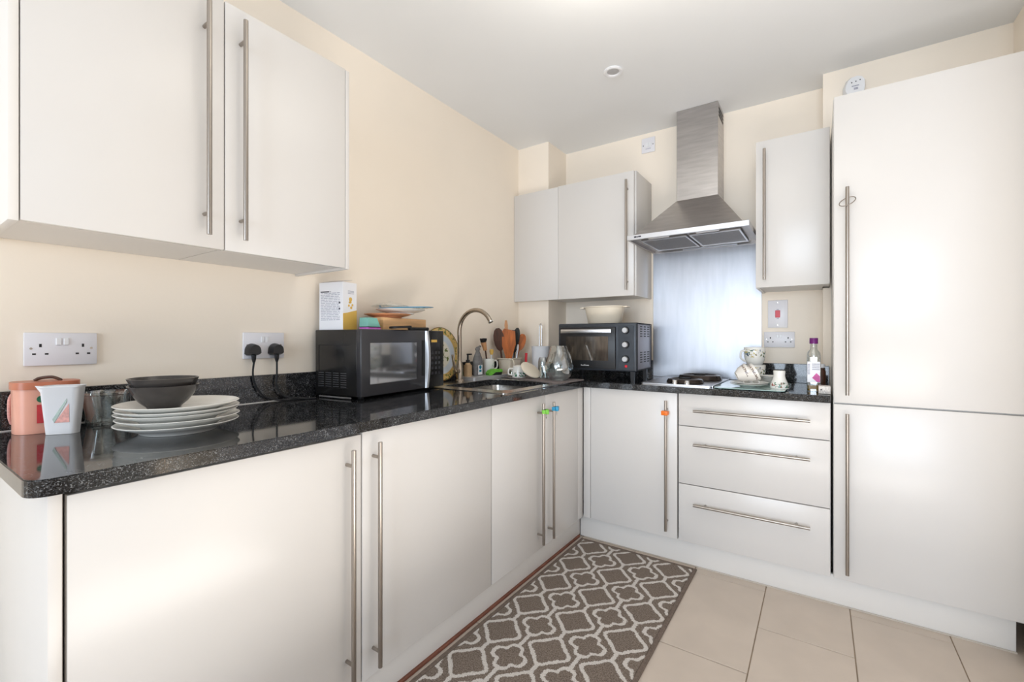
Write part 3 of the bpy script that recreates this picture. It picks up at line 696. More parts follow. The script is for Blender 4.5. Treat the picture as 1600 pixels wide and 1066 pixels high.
# white jug
t = thing('measuring_jug', 'frosted white plastic jug in front of the pink tub', 'jug', (.175, -2.578, WT), math.radians(-33))
jm = Matrix.Translation((.173, -2.596, 0)) @ Matrix.Rotation(math.radians(57), 4, 'Z')
b = BM()
def rr(hx, hy, r, z, n=5): return [jm @ Vector((x, y, z)) for x, y in rounded([(-hx, -hy, r), (hx, -hy, r), (hx, hy, r), (-hx, hy, r)], n)]
L = [rr(.030, .018, .012, WT+.0005), rr(.039, .023, .013, 1.010), rr(.0405, .0245, .013, 1.012), rr(.0405, .0245, .013, 1.016), rr(.037, .021, .012, 1.016), rr(.029, .017, .011, WT+.004)]
V = [[b.verts.new(p) for p in q] for q in L]
for A, B in zip(V, V[1:]):
    for i in range(len(A)): b.faces.new((A[i], A[(i+1) % len(A)], B[(i+1) % len(A)], B[i]))
b.faces.new(V[0][::-1]); b.faces.new(V[-1]); obj('jug_body', b, 'frost', t, smooth=True)
b = BM()
q = [(-.037, -.010, 1.0155), (-.037, .010, 1.0155), (-.054, 0, 1.0165), (-.037, -.008, .995), (-.037, .008, .995)]
v = [b.verts.new(jm @ Vector(p)) for p in q]
b.faces.new((v[0], v[1], v[2])); b.faces.new((v[0], v[2], v[3])); b.faces.new((v[1], v[4], v[2])); b.faces.new((v[3], v[2], v[4])); b.faces.new((v[0], v[3], v[4], v[1])); obj('spout', b, 'frost', t)
def jquad(pts, z_off, m_, name):
    b = BM(); a_ = []
    for (u, z) in pts:
        y = -(.018+(.005)*(z-WT)/.115)-.0006-z_off
        a_.append(b.verts.new(jm @ Vector((u, y, z))))
    b.faces.new(a_)
    ex = bmesh.ops.extrude_face_region(b, geom=list(b.faces)); 
    dv = jm.to_3x3() @ Vector((0, -.0004, 0)); bmesh.ops.translate(b, verts=[v for v in ex['geom'] if isinstance(v, bmesh.types.BMVert)], vec=dv)
    return obj(name, b, m_, t)
jquad([(-.008, .925), (.020, .925), (.020, .972)], 0, 'salmon', 'printed_panel'); jquad([(-.012, .934), (-.009, .925), (.016, .976), (.016, .985)], .0001, 'sage', 'printed_stripe')

# ------------------------------------------------------------------ microwave (local frame: x right along its front, -y = out of the front)
def rotloc(x, y, z, ang): return Matrix.Translation((x, y, z)) @ Matrix.Rotation(ang, 4, 'Z')
ang = math.radians(90+6.5)
t = thing('microwave', 'black microwave oven with silver handle strip on the worktop', 'microwave', (.290, -1.790, WT), ang)
mw_w, mw_d, mz0, mz1 = .53, .266, .010, .277
def part(name, m_, fn, parent=None, smooth=False):
    b = BM(); fn(b); return obj(name, b, m_, parent or t, smooth=smooth, local=True)
part('casing', 'mwbody', lambda b: box(b, 0.004, mw_w-.004, .030, mw_d, mz0, mz1-.002, .004, None, 2), smooth=True)
part('door', 'mwface', lambda b: box(b, 0, .405, 0, .028, mz0, mz1, .005, None, 3), smooth=True)
door = t.children[-1] if False else [c for c in t.children if c.name.startswith('door')][0]
part('door_window', 'mwglass', lambda b: box(b, .045, .325, -.0012, -.0002, .058, .222), door)
part('handle_recess', 'matblack', lambda b: box(b, .362, .383, -.0012, -.0002, .07, .232), door)
def hstrip(b):
    n = 10
    vs = []
    for i in range(n+1):
        z = mz0+.002+(mz1-mz0-.004)*i/n; bow = -.012*math.sin(PI*i/n)
        vs.append([b.verts.new((x, y, z)) for x, y in ((.384, -.0013), (.404, -.0013), (.404+.0, bow-.006), (.388, bow-.008))])
    for A, B in zip(vs, vs[1:]):
        for k in range(4): b.faces.new((A[k], A[(k+1) % 4], B[(k+1) % 4], B[k]))
    b.faces.new(vs[0]); b.faces.new(vs[-1][::-1])
part('handle', 'silver', hstrip, door, True)
cp = part('control_panel', 'mwbody', lambda b: box(b, .408, mw_w, .001, .028, mz0, mz1, .004, None, 2), smooth=True)
part('display', 'yellow', lambda b: box(b, .432, .475, -.0004, .0006, .222, .234), cp)
def mwb(b):
    for r in range(5):
        for c in range(3): box(b, .432+c*.026, .448+c*.026, -.0002, .0007, .07+r*.024, .083+r*.024)
part('buttons', 'mwface', mwb, cp)['kind'] = 'stuff'
def vents(b):
    for r in range(7):
        for c in range(4): box(b, .0035, .0045, .085+c*.043, .085+c*.043+.033, .045+r*.009, .048+r*.009)
part('vent_slots', 'mwvent', vents)['kind'] = 'stuff'
def pressed(b):
    for a_ in ((.075, .245, .212, .215), (.075, .245, .040, .042), (.242, .245, .042, .212)): box(b, .0032, .0042, *a_)
part('pressed_side_frame', 'matblack', pressed)
for fx, fy in ((.04, .045), (.49, .045), (.04, .24), (.49, .24)):
    part('foot', 'matblack', lambda b: (lathe(b, [(0, 0), (.011, 0), (.012, .0098), (0, .0098)], 14, Matrix.Translation((fx, fy, .0002)))))
part('power_cord_end', 'greyclear', lambda b: tube(b, [(-.006, .05, .006), (-.008, .10, .006), (-.008, .17, .006), (-.004, .23, .0055)], .0035, 8), smooth=True)
MZ = WT+mz1
# carton on microwave
cm = math.radians(11)
t = thing('tea_carton', 'white and yellow carton standing on the microwave, flap open', 'box', (.160, -1.780, MZ-.0015), cm)
part('carton_body', 'card', lambda b: box(b, -.127, 0, 0, .078, 0, .194, .0006))
def yel(b):
    vs = []
    for x in (.0003, .0012):
        pts = [(.0005, .001), (.0775, .001), (.0775, .082), (.05, .076), (.025, .07), (.0005, .066)]
        vs.append([b.verts.new((x, y, z)) for y, z in pts])
    b.faces.new(vs[0][::-1]); b.faces.new(vs[1])
    for i in range(6): b.faces.new((vs[0][i], vs[0][(i+1) % 6], vs[1][(i+1) % 6], vs[1][i]))
part('yellow_panel', 'yellow', yel)
def txt(b):
    rnd = random.Random(3)
    for r in range(17):
        z = .148-r*.0068; x = -.118
        while x < -.02:
            l = rnd.uniform(.008, .03); box(b, x, min(x+l, -.016), -.0006, -.0002, z, z+.0026); x += l+.004
part('printed_text', 'print', txt)['kind'] = 'stuff'
part('printed_heading', 'printdk', lambda b: box(b, -.119, -.072, -.0007, -.0002, .153, .158))
for q4 in ((-.066, -.063, .154, .157), (-.021, -.013, .106, .113), (-.021, -.014, .082, .089)): part('printed_mark', 'printdk', lambda b: box(b, q4[0], q4[1], -.0008, -.0002, q4[2], q4[3]))
def leafs(b):
    for y, z, r in ((.042, .125, .009), (.042, .114, .006), (.033, .099, .005), (.053, .102, .005), (.046, .091, .006), (.036, .112, .004)): cyl(b, (.0002, y, z), (.0010, y, z), r, 10)
part('printed_leaves', 'yellow', leafs)
part('printed_strapline', 'print', lambda b: [box(b, .0002, .0008, .028, .062, z, z+.0022) for z in (.158, .153, .148)])
def flap(b):
    q = [(-.124, .003, .1945), (-.003, .003, .1945), (.006, .012, .196), (-.02, .075, .208), (-.125, .077, .211)]
    A = [b.verts.new(p) for p in q]; B = [b.verts.new((x, y, z+.0012)) for x, y, z in q]
    b.faces.new(A[::-1]); b.faces.new(B)
    for i in range(5): b.faces.new((A[i], A[(i+1) % 5], B[(i+1) % 5], B[i]))
part('lid_flap', 'cardgrey', flap)
# wooden board, plates etc. on microwave
t = thing('chopping_board', 'pale thick wooden board lying on top of the microwave', 'board', (.165, -1.46, MZ), math.radians(6.5))
part('board', 'wood', lambda b: box(b, -.11, .02, -.155, .135, -.0015, .054, .003, None, 2), smooth=True)
b = BM(); lathe(b, plate_prof(.105, .06, .018), 48); o = obj('plate', b, 'pinkbowl', None, smooth=True); o.location = (.118, -1.515, MZ+.056); tag(o, 'tan plate under the glass plates on the wooden board', 'plate')
b = BM(); lathe(b, plate_prof(.112, .058, .022), 48); o = obj('side_plate', b, 'dish', None, smooth=True); o.location = (.148, -1.465, MZ+.0745); tag(o, 'white side plate on the wooden board above the microwave', 'plate')
t = thing('glass_plate', 'clear glass plate with blue rim topping the pile on the microwave', 'plate', (.140, -1.425, MZ+.0925), 0)
part('plate_body', 'glass', lambda b: lathe(b, plate_prof(.124, .06, .014, .003), 56, Matrix.Rotation(math.radians(3), 4, 'X')), smooth=True)
part('rim', 'blue', lambda b: tube(b, [Matrix.Rotation(math.radians(3), 4, 'X') @ Vector((.126*math.cos(a*PI/24), .126*math.sin(a*PI/24), .0135)) for a in range(48)], .0022, 6, closed=True), smooth=True)
b = BM(); lathe(b, [(.0, .022), (.01, .022), (.012, .018), (.05, .012), (.082, 0), (.085, 0), (.084, .003), (.05, .015), (.012, .021)], 40); o = obj('pan_lid', b, 'glass', None, smooth=True); o.location = (.118, -1.50, MZ+.109); tag(o, 'clear dome-shaped lid resting on the blue-rimmed glass plate', 'lid')
t = thing('lunch_box', 'teal box with lilac base beside the carton on the microwave', 'box', (.205, -1.690, MZ), math.radians(96.5))
part('base', 'lilac', lambda b: box(b, -.03, .040, -.03, .022, -.0014, .009, .002))
def tl(b):
    A = [b.verts.new(p) for p in ((-.03, -.029, .0115), (.038, -.029, .0115), (.038, .021, .0115), (-.03, .021, .0115))]
    B = [b.verts.new(p) for p in ((-.03, -.027, .048), (.020, -.027, .048), (.020, .019, .048), (-.03, .019, .048))]
    b.faces.new(A[::-1]); b.faces.new(B)
    for i in range(4): b.faces.new((A[i], A[(i+1) % 4], B[(i+1) % 4], B[i]))
part('lid', 'teal', tl); part('seal', 'matblack', lambda b: box(b, -.03, .041, -.031, .023, .0092, .0113))
t = thing('spatula', 'black utensil lying along the front edge of the microwave top', 'utensil', (.240, -1.5, MZ))
part('handle', 'matblack', lambda b: tube(b, [(.012, -.01, .006), (.0, .05, .006), (-.014, .13, .0075)], .0075, 10), smooth=True)
def spb(b):
    M_ = rotloc(.022, -.06, .004, math.radians(-8))
    vbevel_box(b, -.028, .028, -.055, .04, -.004, .004, .02, 5, M_)
    vs = [v for v in b.verts]
    for v in vs: v.co.z += .010*max(0, math.cos((v.co.y+.05)*18))
part('blade', 'matblack', spb, smooth=True)
# decorative plate behind microwave
b = BM(); lathe(b, plate_prof(.146, .08, .02), 64); o = obj('decorative_plate', b, 'deco', None, smooth=True)
o.location = (.038, -1.095, WT+.155); o.rotation_euler = (0, math.radians(84), 0); tag(o, 'large decorative plate with yellow floral rim leaning on the wall by the microwave', 'plate')

# ------------------------------------------------------------------ behind the sink
ZS = WT+.022
b = BM(); vbevel_box(b, .026, .165, -.945, -.615, WT+.0035, ZS, .012); tray = tag(obj('counter_tray', b, 'silver', None, smooth=True), 'slim grey tray behind the sink under the soap bottles', 'tray')
t = thing('soap_dispenser', 'small amber hand soap bottle with black pump', 'bottle', (.072, -.893, ZS))
mm = Matrix()
part('bottle_body', 'amber', lambda b: vbevel_box(b, -.018, .018, -.022, .022, .0003, .066, .011), smooth=True)
part('shoulder', 'amber', lambda b: lathe(b, [(0, .0662), (.018, .0662), (.012, .078), (0, .078)], 20), smooth=True)
part('pump', 'black', lambda b: (lathe(b, [(0, .0783), (.0115, .0783), (.0115, .094), (.005, .096), (.005, .122), (0, .122)], 18), box(b, -.006, .008, -.006, .030, .1222, .131, .002)), smooth=True)
t = thing('detergent_bottle', 'grey translucent detergent bottle with white and teal label', 'bottle', (.075, -.806, ZS))
part('bottle_body', 'greyclear', lambda b: lathe(b, [(0, .0003), (.033, .0003), (.036, .006), (.036, .086), (.033, .100), (.018, .134), (.014, .142), (.014, .150), (0, .150)], 32, sx=.7, sy=1.0), smooth=True)
part('cap', 'greyclear', lambda b: (lathe(b, [(0, .1502), (.0155, .1502), (.0155, .158), (.009, .168), (0, .168)], 20), tube(b, [(0, 0, .164), (.004, .014, .174), (.006, .022, .170)], .006, 8)), smooth=True)
part('label', 'card', lambda b: box(b, .0235, .0262, -.026, .012, .006, .062, .0005))
part('label_emblem', 'tealprint', lambda b: (cyl(b, (.0263, -.008, .050), (.0270, -.008, .050), .011, 18), box(b, .0263, .0268, -.018, .003, .022, .034)))
t = thing('mug', 'white mug holding a black bottle brush beside the detergent', 'mug', (.075, -.700, ZS))
part('mug_body', 'dish', lambda b: lathe(b, [(0, .0003), (.031, .0003), (.034, .004), (.0355, .095), (.0335, .095), (.031, .008), (0, .006)], 36), smooth=True)
part('handle', 'dish', lambda b: tube(b, bez([(.010, .034, .080), (.018, .060, .078), (.018, .062, .040), (.010, .034, .028)], 20), .0045, 8), smooth=True)
part('faded_print', 'sage', lambda b: [cyl(b, (.0340, y, z), (.0352, y, z), .004, 8) for y, z in ((-.006, .055), (.006, .050), (0, .064), (.008, .070))])
t = thing('bottle_brush', 'black bristle brush with wooden block leaning in the white mug', 'brush', (.075, -.705, ZS+.012))
def leanrod(b, p0, p1, r0, r1): tube(b, [p0, p1], r0, 10, rads=[r0, r1])
part('handle', 'wooddk', lambda b: leanrod(b, (.0, .002, .002), (-.006, -.020, .140), .0045, .005), smooth=True)
part('wooden_head', 'woodlt', lambda b: leanrod(b, (-.006, -.020, .135), (-.008, -.036, .185), .012, .018), smooth=True)
def brist(b):
    rnd = random.Random(5)
    for i in range(90):
        a = rnd.uniform(0, 2*PI); r = .022*math.sqrt(rnd.random()); c = Vector((-.008, -.037, .182)); d = Vector((math.cos(a)*r, math.sin(a)*r, .020+.006*rnd.random()))
        tube(b, [c+Vector((math.cos(a)*r*.7, math.sin(a)*r*.7, 0)), c+d], .0022, 4)
o = part('bristles', 'bristle', brist); o['kind'] = 'stuff'
t = thing('small_brush', 'little yellow brush with white handle in the mug', 'brush', (.085, -.690, ZS+.012))
part('handle', 'white', lambda b: leanrod(b, (0, 0, .002), (0, .006, .108), .004, .004), smooth=True)
part('head', 'yellow', lambda b: lathe(b, [(0, .105), (.008, .108), (.013, .125), (.012, .138), (0, .142)], 12, Matrix.Translation((0, .007, 0))), smooth=True)
# green sponge
t = thing('washing_up_sponge', 'green and black washing-up sponge caddy on the grey tray edge', 'sponge', (.137, -.725, ZS), math.radians(68))
def spg(b):
    prof = [(-.045, .0), (-.05, .012), (-.035, .028), (-.01, .036), (.045, .034), (.048, .018), (.0, .018), (-.02, .006), (-.028, .0)]
    A = [b.verts.new((x, -.02, z)) for x, z in prof]; B = [b.verts.new((x, .02, z)) for x, z in prof]
    b.faces.new(A); b.faces.new(B[::-1])
    for i in range(len(prof)): b.faces.new((A[i], A[(i+1) % len(prof)], B[(i+1) % len(prof)], B[i]))
part('sponge_shell', 'sponge', spg)
def spk(b):
    prof = [(-.026, .0002), (-.018, .0058), (.0, .0178), (.047, .0178), (.04, .0002)]
    A = [b.verts.new((x, -.018, z)) for x, z in prof]; B = [b.verts.new((x, .018, z)) for x, z in prof]
    b.faces.new(A); b.faces.new(B[::-1])
    for i in range(len(prof)): b.faces.new((A[i], A[(i+1) % len(prof)], B[(i+1) % len(prof)], B[i]))
part('scourer', 'matblack', spk)
# utensil caddy
t = thing('utensil_caddy', 'cream plastic utensil caddy with loop handle behind the sink', 'caddy', (.092, -.498, WT), 0)
def caddy(b):
    def ring(hx, hy, r, z): return [Vector((x, y, z)) for x, y in rounded([(-hx, -hy, r), (hx, -hy, r), (hx, hy, r), (-hx, hy, r)], 4)]
    L = [ring(.042, .058, .012, .0005), ring(.050, .068, .014, .108), ring(.055, .073, .014, .110), ring(.055, .073, .014, .115), ring(.048, .066, .012, .115), ring(.040, .056, .01, .006)]
    V = [[b.verts.new(p) for p in q] for q in L]
    for A, B in zip(V, V[1:]):
        for i in range(len(A)): b.faces.new((A[i], A[(i+1) % len(A)], B[(i+1) % len(A)], B[i]))
    b.faces.new(V[0][::-1]); b.faces.new(V[-1])
part('tub', 'cream', caddy, smooth=True)
part('handle', 'cream', lambda b: tube(b, bez([(.048, -.062, .108), (.072, -.068, .106), (.080, -.066, .075), (.072, -.062, .05), (.050, -.058, .042)]), .0035, 8), smooth=True)
def utensil(label, base, tip, kind, m_, w=.03, ln=.09, twist=0, name='wooden_spoon'):
    b0 = Vector(base); b1 = Vector(tip); d = (b1-b0).normalized()
    z = d; x = Vector((.826, .564, 0)); x = (x - z*x.dot(z)).normalized()
    if twist: x = (Matrix.Rotation(twist, 3, z) @ x)
    y = z.cross(x); L_ = (b1-b0).length
    mtx = Matrix(((x.x, y.x, z.x, b0.x), (x.y, y.y, z.y, b0.y), (x.z, y.z, z.z, b0.z), (0, 0, 0, 1)))
    th = thing(name, label, 'utensil', tuple(b0))
    b = BM(); tube(b, [mtx @ Vector((0, 0, 0)), mtx @ Vector((0, 0, L_-ln*.85))], .0055, 8, rads=[.005, .006]); obj('handle', b, m_, th, smooth=True)
    b = BM(); hw = w/2
    if kind == 'flat': prof = [(-hw*.35, 0), (-hw*.95, ln*.45), (-hw, ln*.9), (-hw*.7, ln), (hw*.9, ln*.92), (hw, ln*.5), (hw*.4, 0)]
    elif kind == 'rod': prof = [(-hw*.8, 0), (-hw, ln*.6), (-hw*.6, ln), (hw*.6, ln), (hw, ln*.6), (hw*.8, 0)]
    else: prof = [(hw*math.sin(-PI*.9+i*PI*1.8/13)*1.0, ln*.5-ln*.5*math.cos(-PI*.93+i*PI*1.86/13)) for i in range(14)]
    if kind == 'round': prof = [(p[0], p[1]) for p in prof]
    A = [b.verts.new(mtx @ Vector((px, -.0035, L_-ln+pz))) for px, pz in prof]; B = [b.verts.new(mtx @ Vector((px, .0035, L_-ln+pz))) for px, pz in prof]
    b.faces.new(A); b.faces.new(B[::-1])
    for i in range(len(prof)): b.faces.new((A[i], A[(i+1) % len(prof)], B[(i+1) % len(prof)], B[i]))
    obj('head', b, m_, th, smooth=True)
cx, cy = .092, -.498
zt_ = WT+.012
utensil('broad orange wooden spatula at the front of the caddy', (cx+.012, cy-.03, zt_), (cx+.028, cy-.048, zt_+.292), 'flat', 'woodor', .088, .20, name='wooden_spatula')
utensil('dark wooden spoon at the left of the caddy', (cx-.020, cy-.034, zt_), (cx-.030, cy-.092, zt_+.295), 'round', 'wooddk', .07, .15)
utensil('pale wooden stick rising highest from the caddy', (cx+.0, cy-.02, zt_), (cx-.006, cy-.032, zt_+.345), 'rod', 'woodlt', .022, .08, name='rolling_stick')
utensil('black nylon turner in the middle of the caddy', (cx+.01, cy+.0, zt_), (cx+.006, cy+.040, zt_+.285), 'round', 'matblack', .075, .16, name='nylon_turner')
utensil('tall black nylon ladle at the right of the caddy', (cx+.005, cy+.015, zt_), (cx+.004, cy+.088, (zt_+.300)), 'round', 'black', .045, .14, name='nylon_ladle')
utensil('orange wooden spoon leaning right out of the caddy', (cx+.02, cy+.005, zt_), (cx+.022, cy+.128, zt_+.258), 'round', 'woodor', .060, .12)
utensil('pale plastic fork handle in front of the caddy utensils', (cx+.03, cy+.02, zt_), (cx+.036, cy+.045, zt_+.19), 'rod', 'silver', .014, .05, name='fork')
utensil('silver metal whisk handle among the caddy utensils', (cx+.03, cy-.01, zt_), (cx+.032, cy-.012, zt_+.215), 'rod', 'silver', .010, .07, name='whisk')
# drying mat
dm = thing('drying_mat', 'grey microfibre drying mat beside the sink under the glassware', 'mat', (.4, -.6, WT))
b = BM(); q = [(.640, -.85), (.652, -.575), (.45, -.575), (.40, -.42), (.17, -.42), (.17, -.66), (.25, -.70)]
prism(b, q, WT+.0032, WT+.009); obj('mat_body', b, 'mat', dm)
b = BM(); tube(b, [(x, y, WT+.0075) for x, y in q], .003, 6, closed=True); obj('mat_edge', b, 'mat', dm)
ZM = WT+.0092
# floral mug upside down and cream lid
t = thing('mug', 'upside-down white floral mug on the drying mat', 'mug', (.265, -.648, ZM))
part('mug_body', 'floral2', lambda b: lathe(b, [(.0405, .0003), (.043, .0003), (.0435, .04), (.036, .066), (.026, .072), (0, .072), (0, .069), (.026, .068), (.034, .062), (.0405, .038)], 40), smooth=True)
part('handle', 'dish', lambda b: tube(b, bez([(-.02, -.036, .052), (-.034, -.058, .050), (-.034, -.062, .022), (-.02, -.040, .014)], 20), .0045, 8), smooth=True)
b = BM(); lathe(b, [(0, 0), (.060, 0), (.064, .003), (.064, .008), (.060, .010), (0, .010)], 44); o = obj('cream_lid', b, 'cream', None, smooth=True)
o.location = (.358, -.674, ZM+.044); o.rotation_euler = Vector((.656, -.12, .75)).to_track_quat('Z', 'X').to_euler(); tag(o, 'round cream lid leaning against the upside-down floral mug', 'lid')
# tumblers
tumb = [(.030, .0003), (.033, .0003), (.031, .09), (.026, .112), (.022, .116), (0, .116), (0, .104), (.021, .104), (.0285, .088), (.0305, .003)]
b = BM(); lathe(b, tumb, 32); o = obj('glass_tumbler', b, 'glass', None, smooth=True); o.location = (.345, -.500, ZM); tag(o, 'upside-down clear tumbler with thick base, behind the cream lid', 'glass')
b = BM(); lathe(b, [(.024, .0003), (.0265, .0003), (.028, .045), (.027, .074), (0, .076), (0, .066), (.0255, .066), (.026, .045), (.0245, .004)], 28); o = obj('glass_tumbler', b, 'glass', None, smooth=True); o.location = (.445, -.655, ZM); tag(o, 'short upside-down tumbler directly left of the big glass vase', 'glass')
b = BM(); lathe(b, [(0, .0003), (.018, .0003), (.022, .01), (.020, .034), (.017, .040), (.0155, .040), (.018, .030), (.019, .01), (0, .004)], 24); o = obj('egg_cup', b, 'glass', None, smooth=True); o.location = (.200, -.625, ZM); tag(o, 'tiny glass cup left of the upside-down floral mug', 'glass')
# vase
def vf(i, z): return 1+.035*math.cos(i*2*PI/48*12+z*60)
b = BM(); lathe(b, [(0, .0003), (.040, .0003), (.046, .006), (.062, .022), (.075, .048), (.077, .072), (.068, .105), (.054, .138), (.042, .166), (.040, .172), (.037, .172), (.039, .165), (.050, .137), (.064, .104), (.072, .072), (.070, .050), (.058, .025), (.040, .012), (0, .010)], 48, fn=vf)
o = obj('glass_vase', b, 'vaseglass', None, smooth=True); o.location = (.553, -.683, ZM); o.scale = (1.02, 1.02, 1.11); tag(o, 'large rounded cut-glass vase on the drying mat', 'vase')
# paper towel holder
t = thing('paper_towel_roll', 'white kitchen roll on a chrome stand with a tall rod', 'paper towel', (.225, -.330, WT))
part('stand_base', 'chrome', lambda b: lathe(b, [(0, .0003), (.065, .0003), (.065, .006), (0, .008)], 36), smooth=True)
part('rod', 'chrome', lambda b: (tube(b, [(-.007, -.004, .008), (-.007, -.004, .325), (-.004, -.002, .335), (.0, 0, .338), (.004, .002, .335), (.007, .004, .325), (.007, .004, .008)], .0036, 10)), smooth=True)
part('roll', 'paper', lambda b: lathe(b, [(.018, .009), (.052, .009), (.060, .185), (.0605, .190), (.018, .190)], 40), smooth=True)
b = BM(); lathe(b, [(0, .0003), (.034, .0003), (.038, .012), (.036, .02), (.022, .03), (.018, .032), (.018, .052), (0, .053)], 28); o = obj('jar', b, 'olive', None, smooth=True); o.location = (.190, -.497, ZM+.0); tag(o, 'squat olive-capped jar between the caddy and the kitchen roll', 'jar')
b = BM(); box(b, -.008, .008, -.004, .004, 0, .14, .002); o = obj('red_brush', b, 'red'); o.location = (.155, -.408, ZM-.003); o.rotation_euler = (-.12, .05, .6); tag(o, 'thin red stick standing between caddy and kitchen roll', 'brush')

# ------------------------------------------------------------------ mini oven (local: x right, -y front)
t = thing('mini_oven', 'dark countertop mini oven with three silver knobs', 'oven', (.463, -.5, WT), math.radians(3))
# front-right corner at (.93,-.5)
OW, OD, o0, o1 = .467, .315, .058, .327
t.location = (.93-OW*math.cos(math.radians(3)), -.5-OW*math.sin(math.radians(3)), WT); W[t] = Matrix.Translation(t.location) @ Matrix.Rotation(math.radians(3), 4, 'Z')
part('casing', 'ovenside', lambda b: box(b, .004, OW-.002, .016, OD, o0+.006, o1-.004, .006, None, 2), smooth=True)
part('front_frame', 'ovenbody', lambda b: box(b, 0, OW, 0, .015, o0, o1, .008, None, 3), smooth=True)
def topc(b): box(b, .002, OW, .0155, OD+.001, o1-.0038, o1, .001); box(b, OW-.0018, OW, .0155, .024, o0+.004, o1-.004); box(b, OW-.0018, OW, OD-.008, OD+.001, o0+.004, o1-.004); box(b, OW-.0018, OW, .0245, OD-.0085, o0+.004, o0+.010)
part('edge_trim', 'matblack', topc)
dr = part('oven_door', 'black', lambda b: box(b, .018, .352, -.014, -.0005, o0+.012, o1-.022, .003, None, 2), smooth=True)
part('door_glass', 'ovenglass', lambda b: box(b, .055, .312, -.0152, -.0142, o0+.058, o1-.075), dr)
def dh(b): box(b, .028, .333, -.030, -.020, o1-.056, o1-.034, .003, None, 2); box(b, .040, .050, -.0205, -.0142, o1-.05, o1-.04); box(b, .31, .32, -.0205, -.0142, o1-.05, o1-.04)
part('door_handle', 'hoodlip', dh, dr, True)
def badge(b):
    x = .150
    for w_, h_ in ((.004, .008), (.006, .005), (.005, .006), (.004, .009), (.006, .006), (.005, .006), (.006, .006)):
        box(b, x, x+w_, -.0148, -.0142, o0+.026, o0+.026+h_); x += w_+.002
part('badge', 'silver', badge, dr)
kp = part('control_panel', 'ovenbody', lambda b: box(b, .366, .452, -.004, -.0005, o0+.014, o1-.016, .001))
for z in (.285, .206, .127):
    kn = part('control_knob', 'black', lambda b: lathe(b, [(0, 0), (.021, 0), (.019, .012), (0, .012)], 28, Matrix.Translation((.408, -.0045, z)) @ Matrix.Rotation(PI/2, 4, 'X')), smooth=True)
    part('knob_cap', 'silver', lambda b: lathe(b, [(0, .0122), (.0155, .0122), (.0145, .022), (.0125, .024), (0, .024)], 28, Matrix.Translation((.408, -.0045, z)) @ Matrix.Rotation(PI/2, 4, 'X')), kn, True)
part('indicator_lamp', 'red', lambda b: cyl(b, (.411, -.0045, .088), (.411, -.009, .088), .0075, 16), smooth=True)
def slots(b):
    for z0 in (.250, .105):
        for r in range(5):
            for c in range(3): box(b, OW-.0019, OW-.0012, .075+c*.075, .118+c*.075, z0+r*.0135, z0+r*.0135+.006)
    box(b, OW-.0019, OW-.0012, .06, .285, .317, .319); box(b, OW-.0019, OW-.0012, .283, .286, .085, .317)
part('vent_slots', 'slot', slots)['kind'] = 'stuff'
for fx, fy in ((.03, .03), (OW-.03, .03), (.03, OD-.03), (OW-.03, OD-.03)):
    part('leg', 'black', lambda b: lathe(b, [(0, .0003 if fx < .2 or True else 0), (.012, .0003), (.016, .063), (0, .063)], 4, Matrix.Translation((fx, fy, 0)) @ Matrix.Rotation(PI/4, 4, 'Z')))
# plastic tub on oven
OZ = WT+o1
t = thing('washing_tub', 'cream plastic tub with side grips on top of the mini oven', 'tub', (.668, -.315, OZ+.0005))
def tb(b): lathe(b, [(0, 0), (.093, 0), (.103, .008), (.124, .098), (.130, .100), (.131, .106), (.121, .106), (.100, .012), (0, .006)], 48, sy=.72)
part('tub_body', 'cream', tb, smooth=True)
for s in (-1, 1): part('grip', 'cream', lambda b: (vbevel_box(b, min(s*.126, s*.152), max(s*.126, s*.152), -.03, .03, .097, .104, .008)), smooth=True)

# ------------------------------------------------------------------ right of the hob
ZB = WT+.0065
t = thing('glass_cutting_board', 'green-tinted glass cutting board right of the hob', 'board', (1.475, -.34, WT), math.radians(-1))
part('board', 'boardglass', lambda b: vbevel_box(b, -.145, .15, -.225, .21, .0025, .0065, .02), smooth=True)
for x, y in ((-.12, -.2), (.125, -.2), (-.12, .185), (.125, .185)): part('foot', 'white', lambda b: lathe(b, [(0, 0.0002), (.008, .0002), (.008, .0024), (0, .0024)], 12, Matrix.Translation((x, y, 0))))
sp_ = [(0, .003), (.026, .003), (.028, 0), (.031, 0), (.034, .003), (.055, .007), (.074, .0135), (.0755, .0145), (.074, .0155), (.054, .009), (.032, .0055), (0, .005)]
sx_, sy_ = 1.462, -.435
for i, lab in enumerate(('lower white saucer under the tilted teacups on the glass board', 'upper white saucer directly under the tilted teacups')):
    b = BM(); lathe(b, sp_, 44, sx=1.0); o = obj('saucer', b, 'dish', None, smooth=True); o.location = (sx_+.002*i, sy_, ZB+.0003+.0075*i); o.scale = (1.12, 1.12, 1); tag(o, lab, 'saucer', 'saucers under the teacups')
cup = [(0, .002), (.018, .002), (.019, 0), (.022, 0), (.023, .004), (.036, .020), (.042, .040), (.0455, .056), (.0438, .056), (.040, .040), (.034, .022), (.020, .007), (0, .006)]
cz = ZB+.0165
for i, (dx, tl_, lab) in enumerate(((-.008, 66, 'left tilted teacup lying nested on the saucers'), (.028, 62, 'right tilted teacup nested into the other on the saucers'))):
    base_ = Vector((sx_-.052+ i*.034, sy_+.002, cz+.030))
    t = thing('teacup', lab, 'cup', tuple(base_), group='tilted teacups', rot=(0, math.radians(tl_), math.radians(20)))
    part('cup_body', 'teacup', lambda b: lathe(b, cup, 36), smooth=True)
    part('handle', 'dish', lambda b: tube(b, bez([(.036, .0, .044), (.056, 0, .046), (.056, 0, .022), (.034, 0, .018)], 16), .0028, 6), smooth=True)
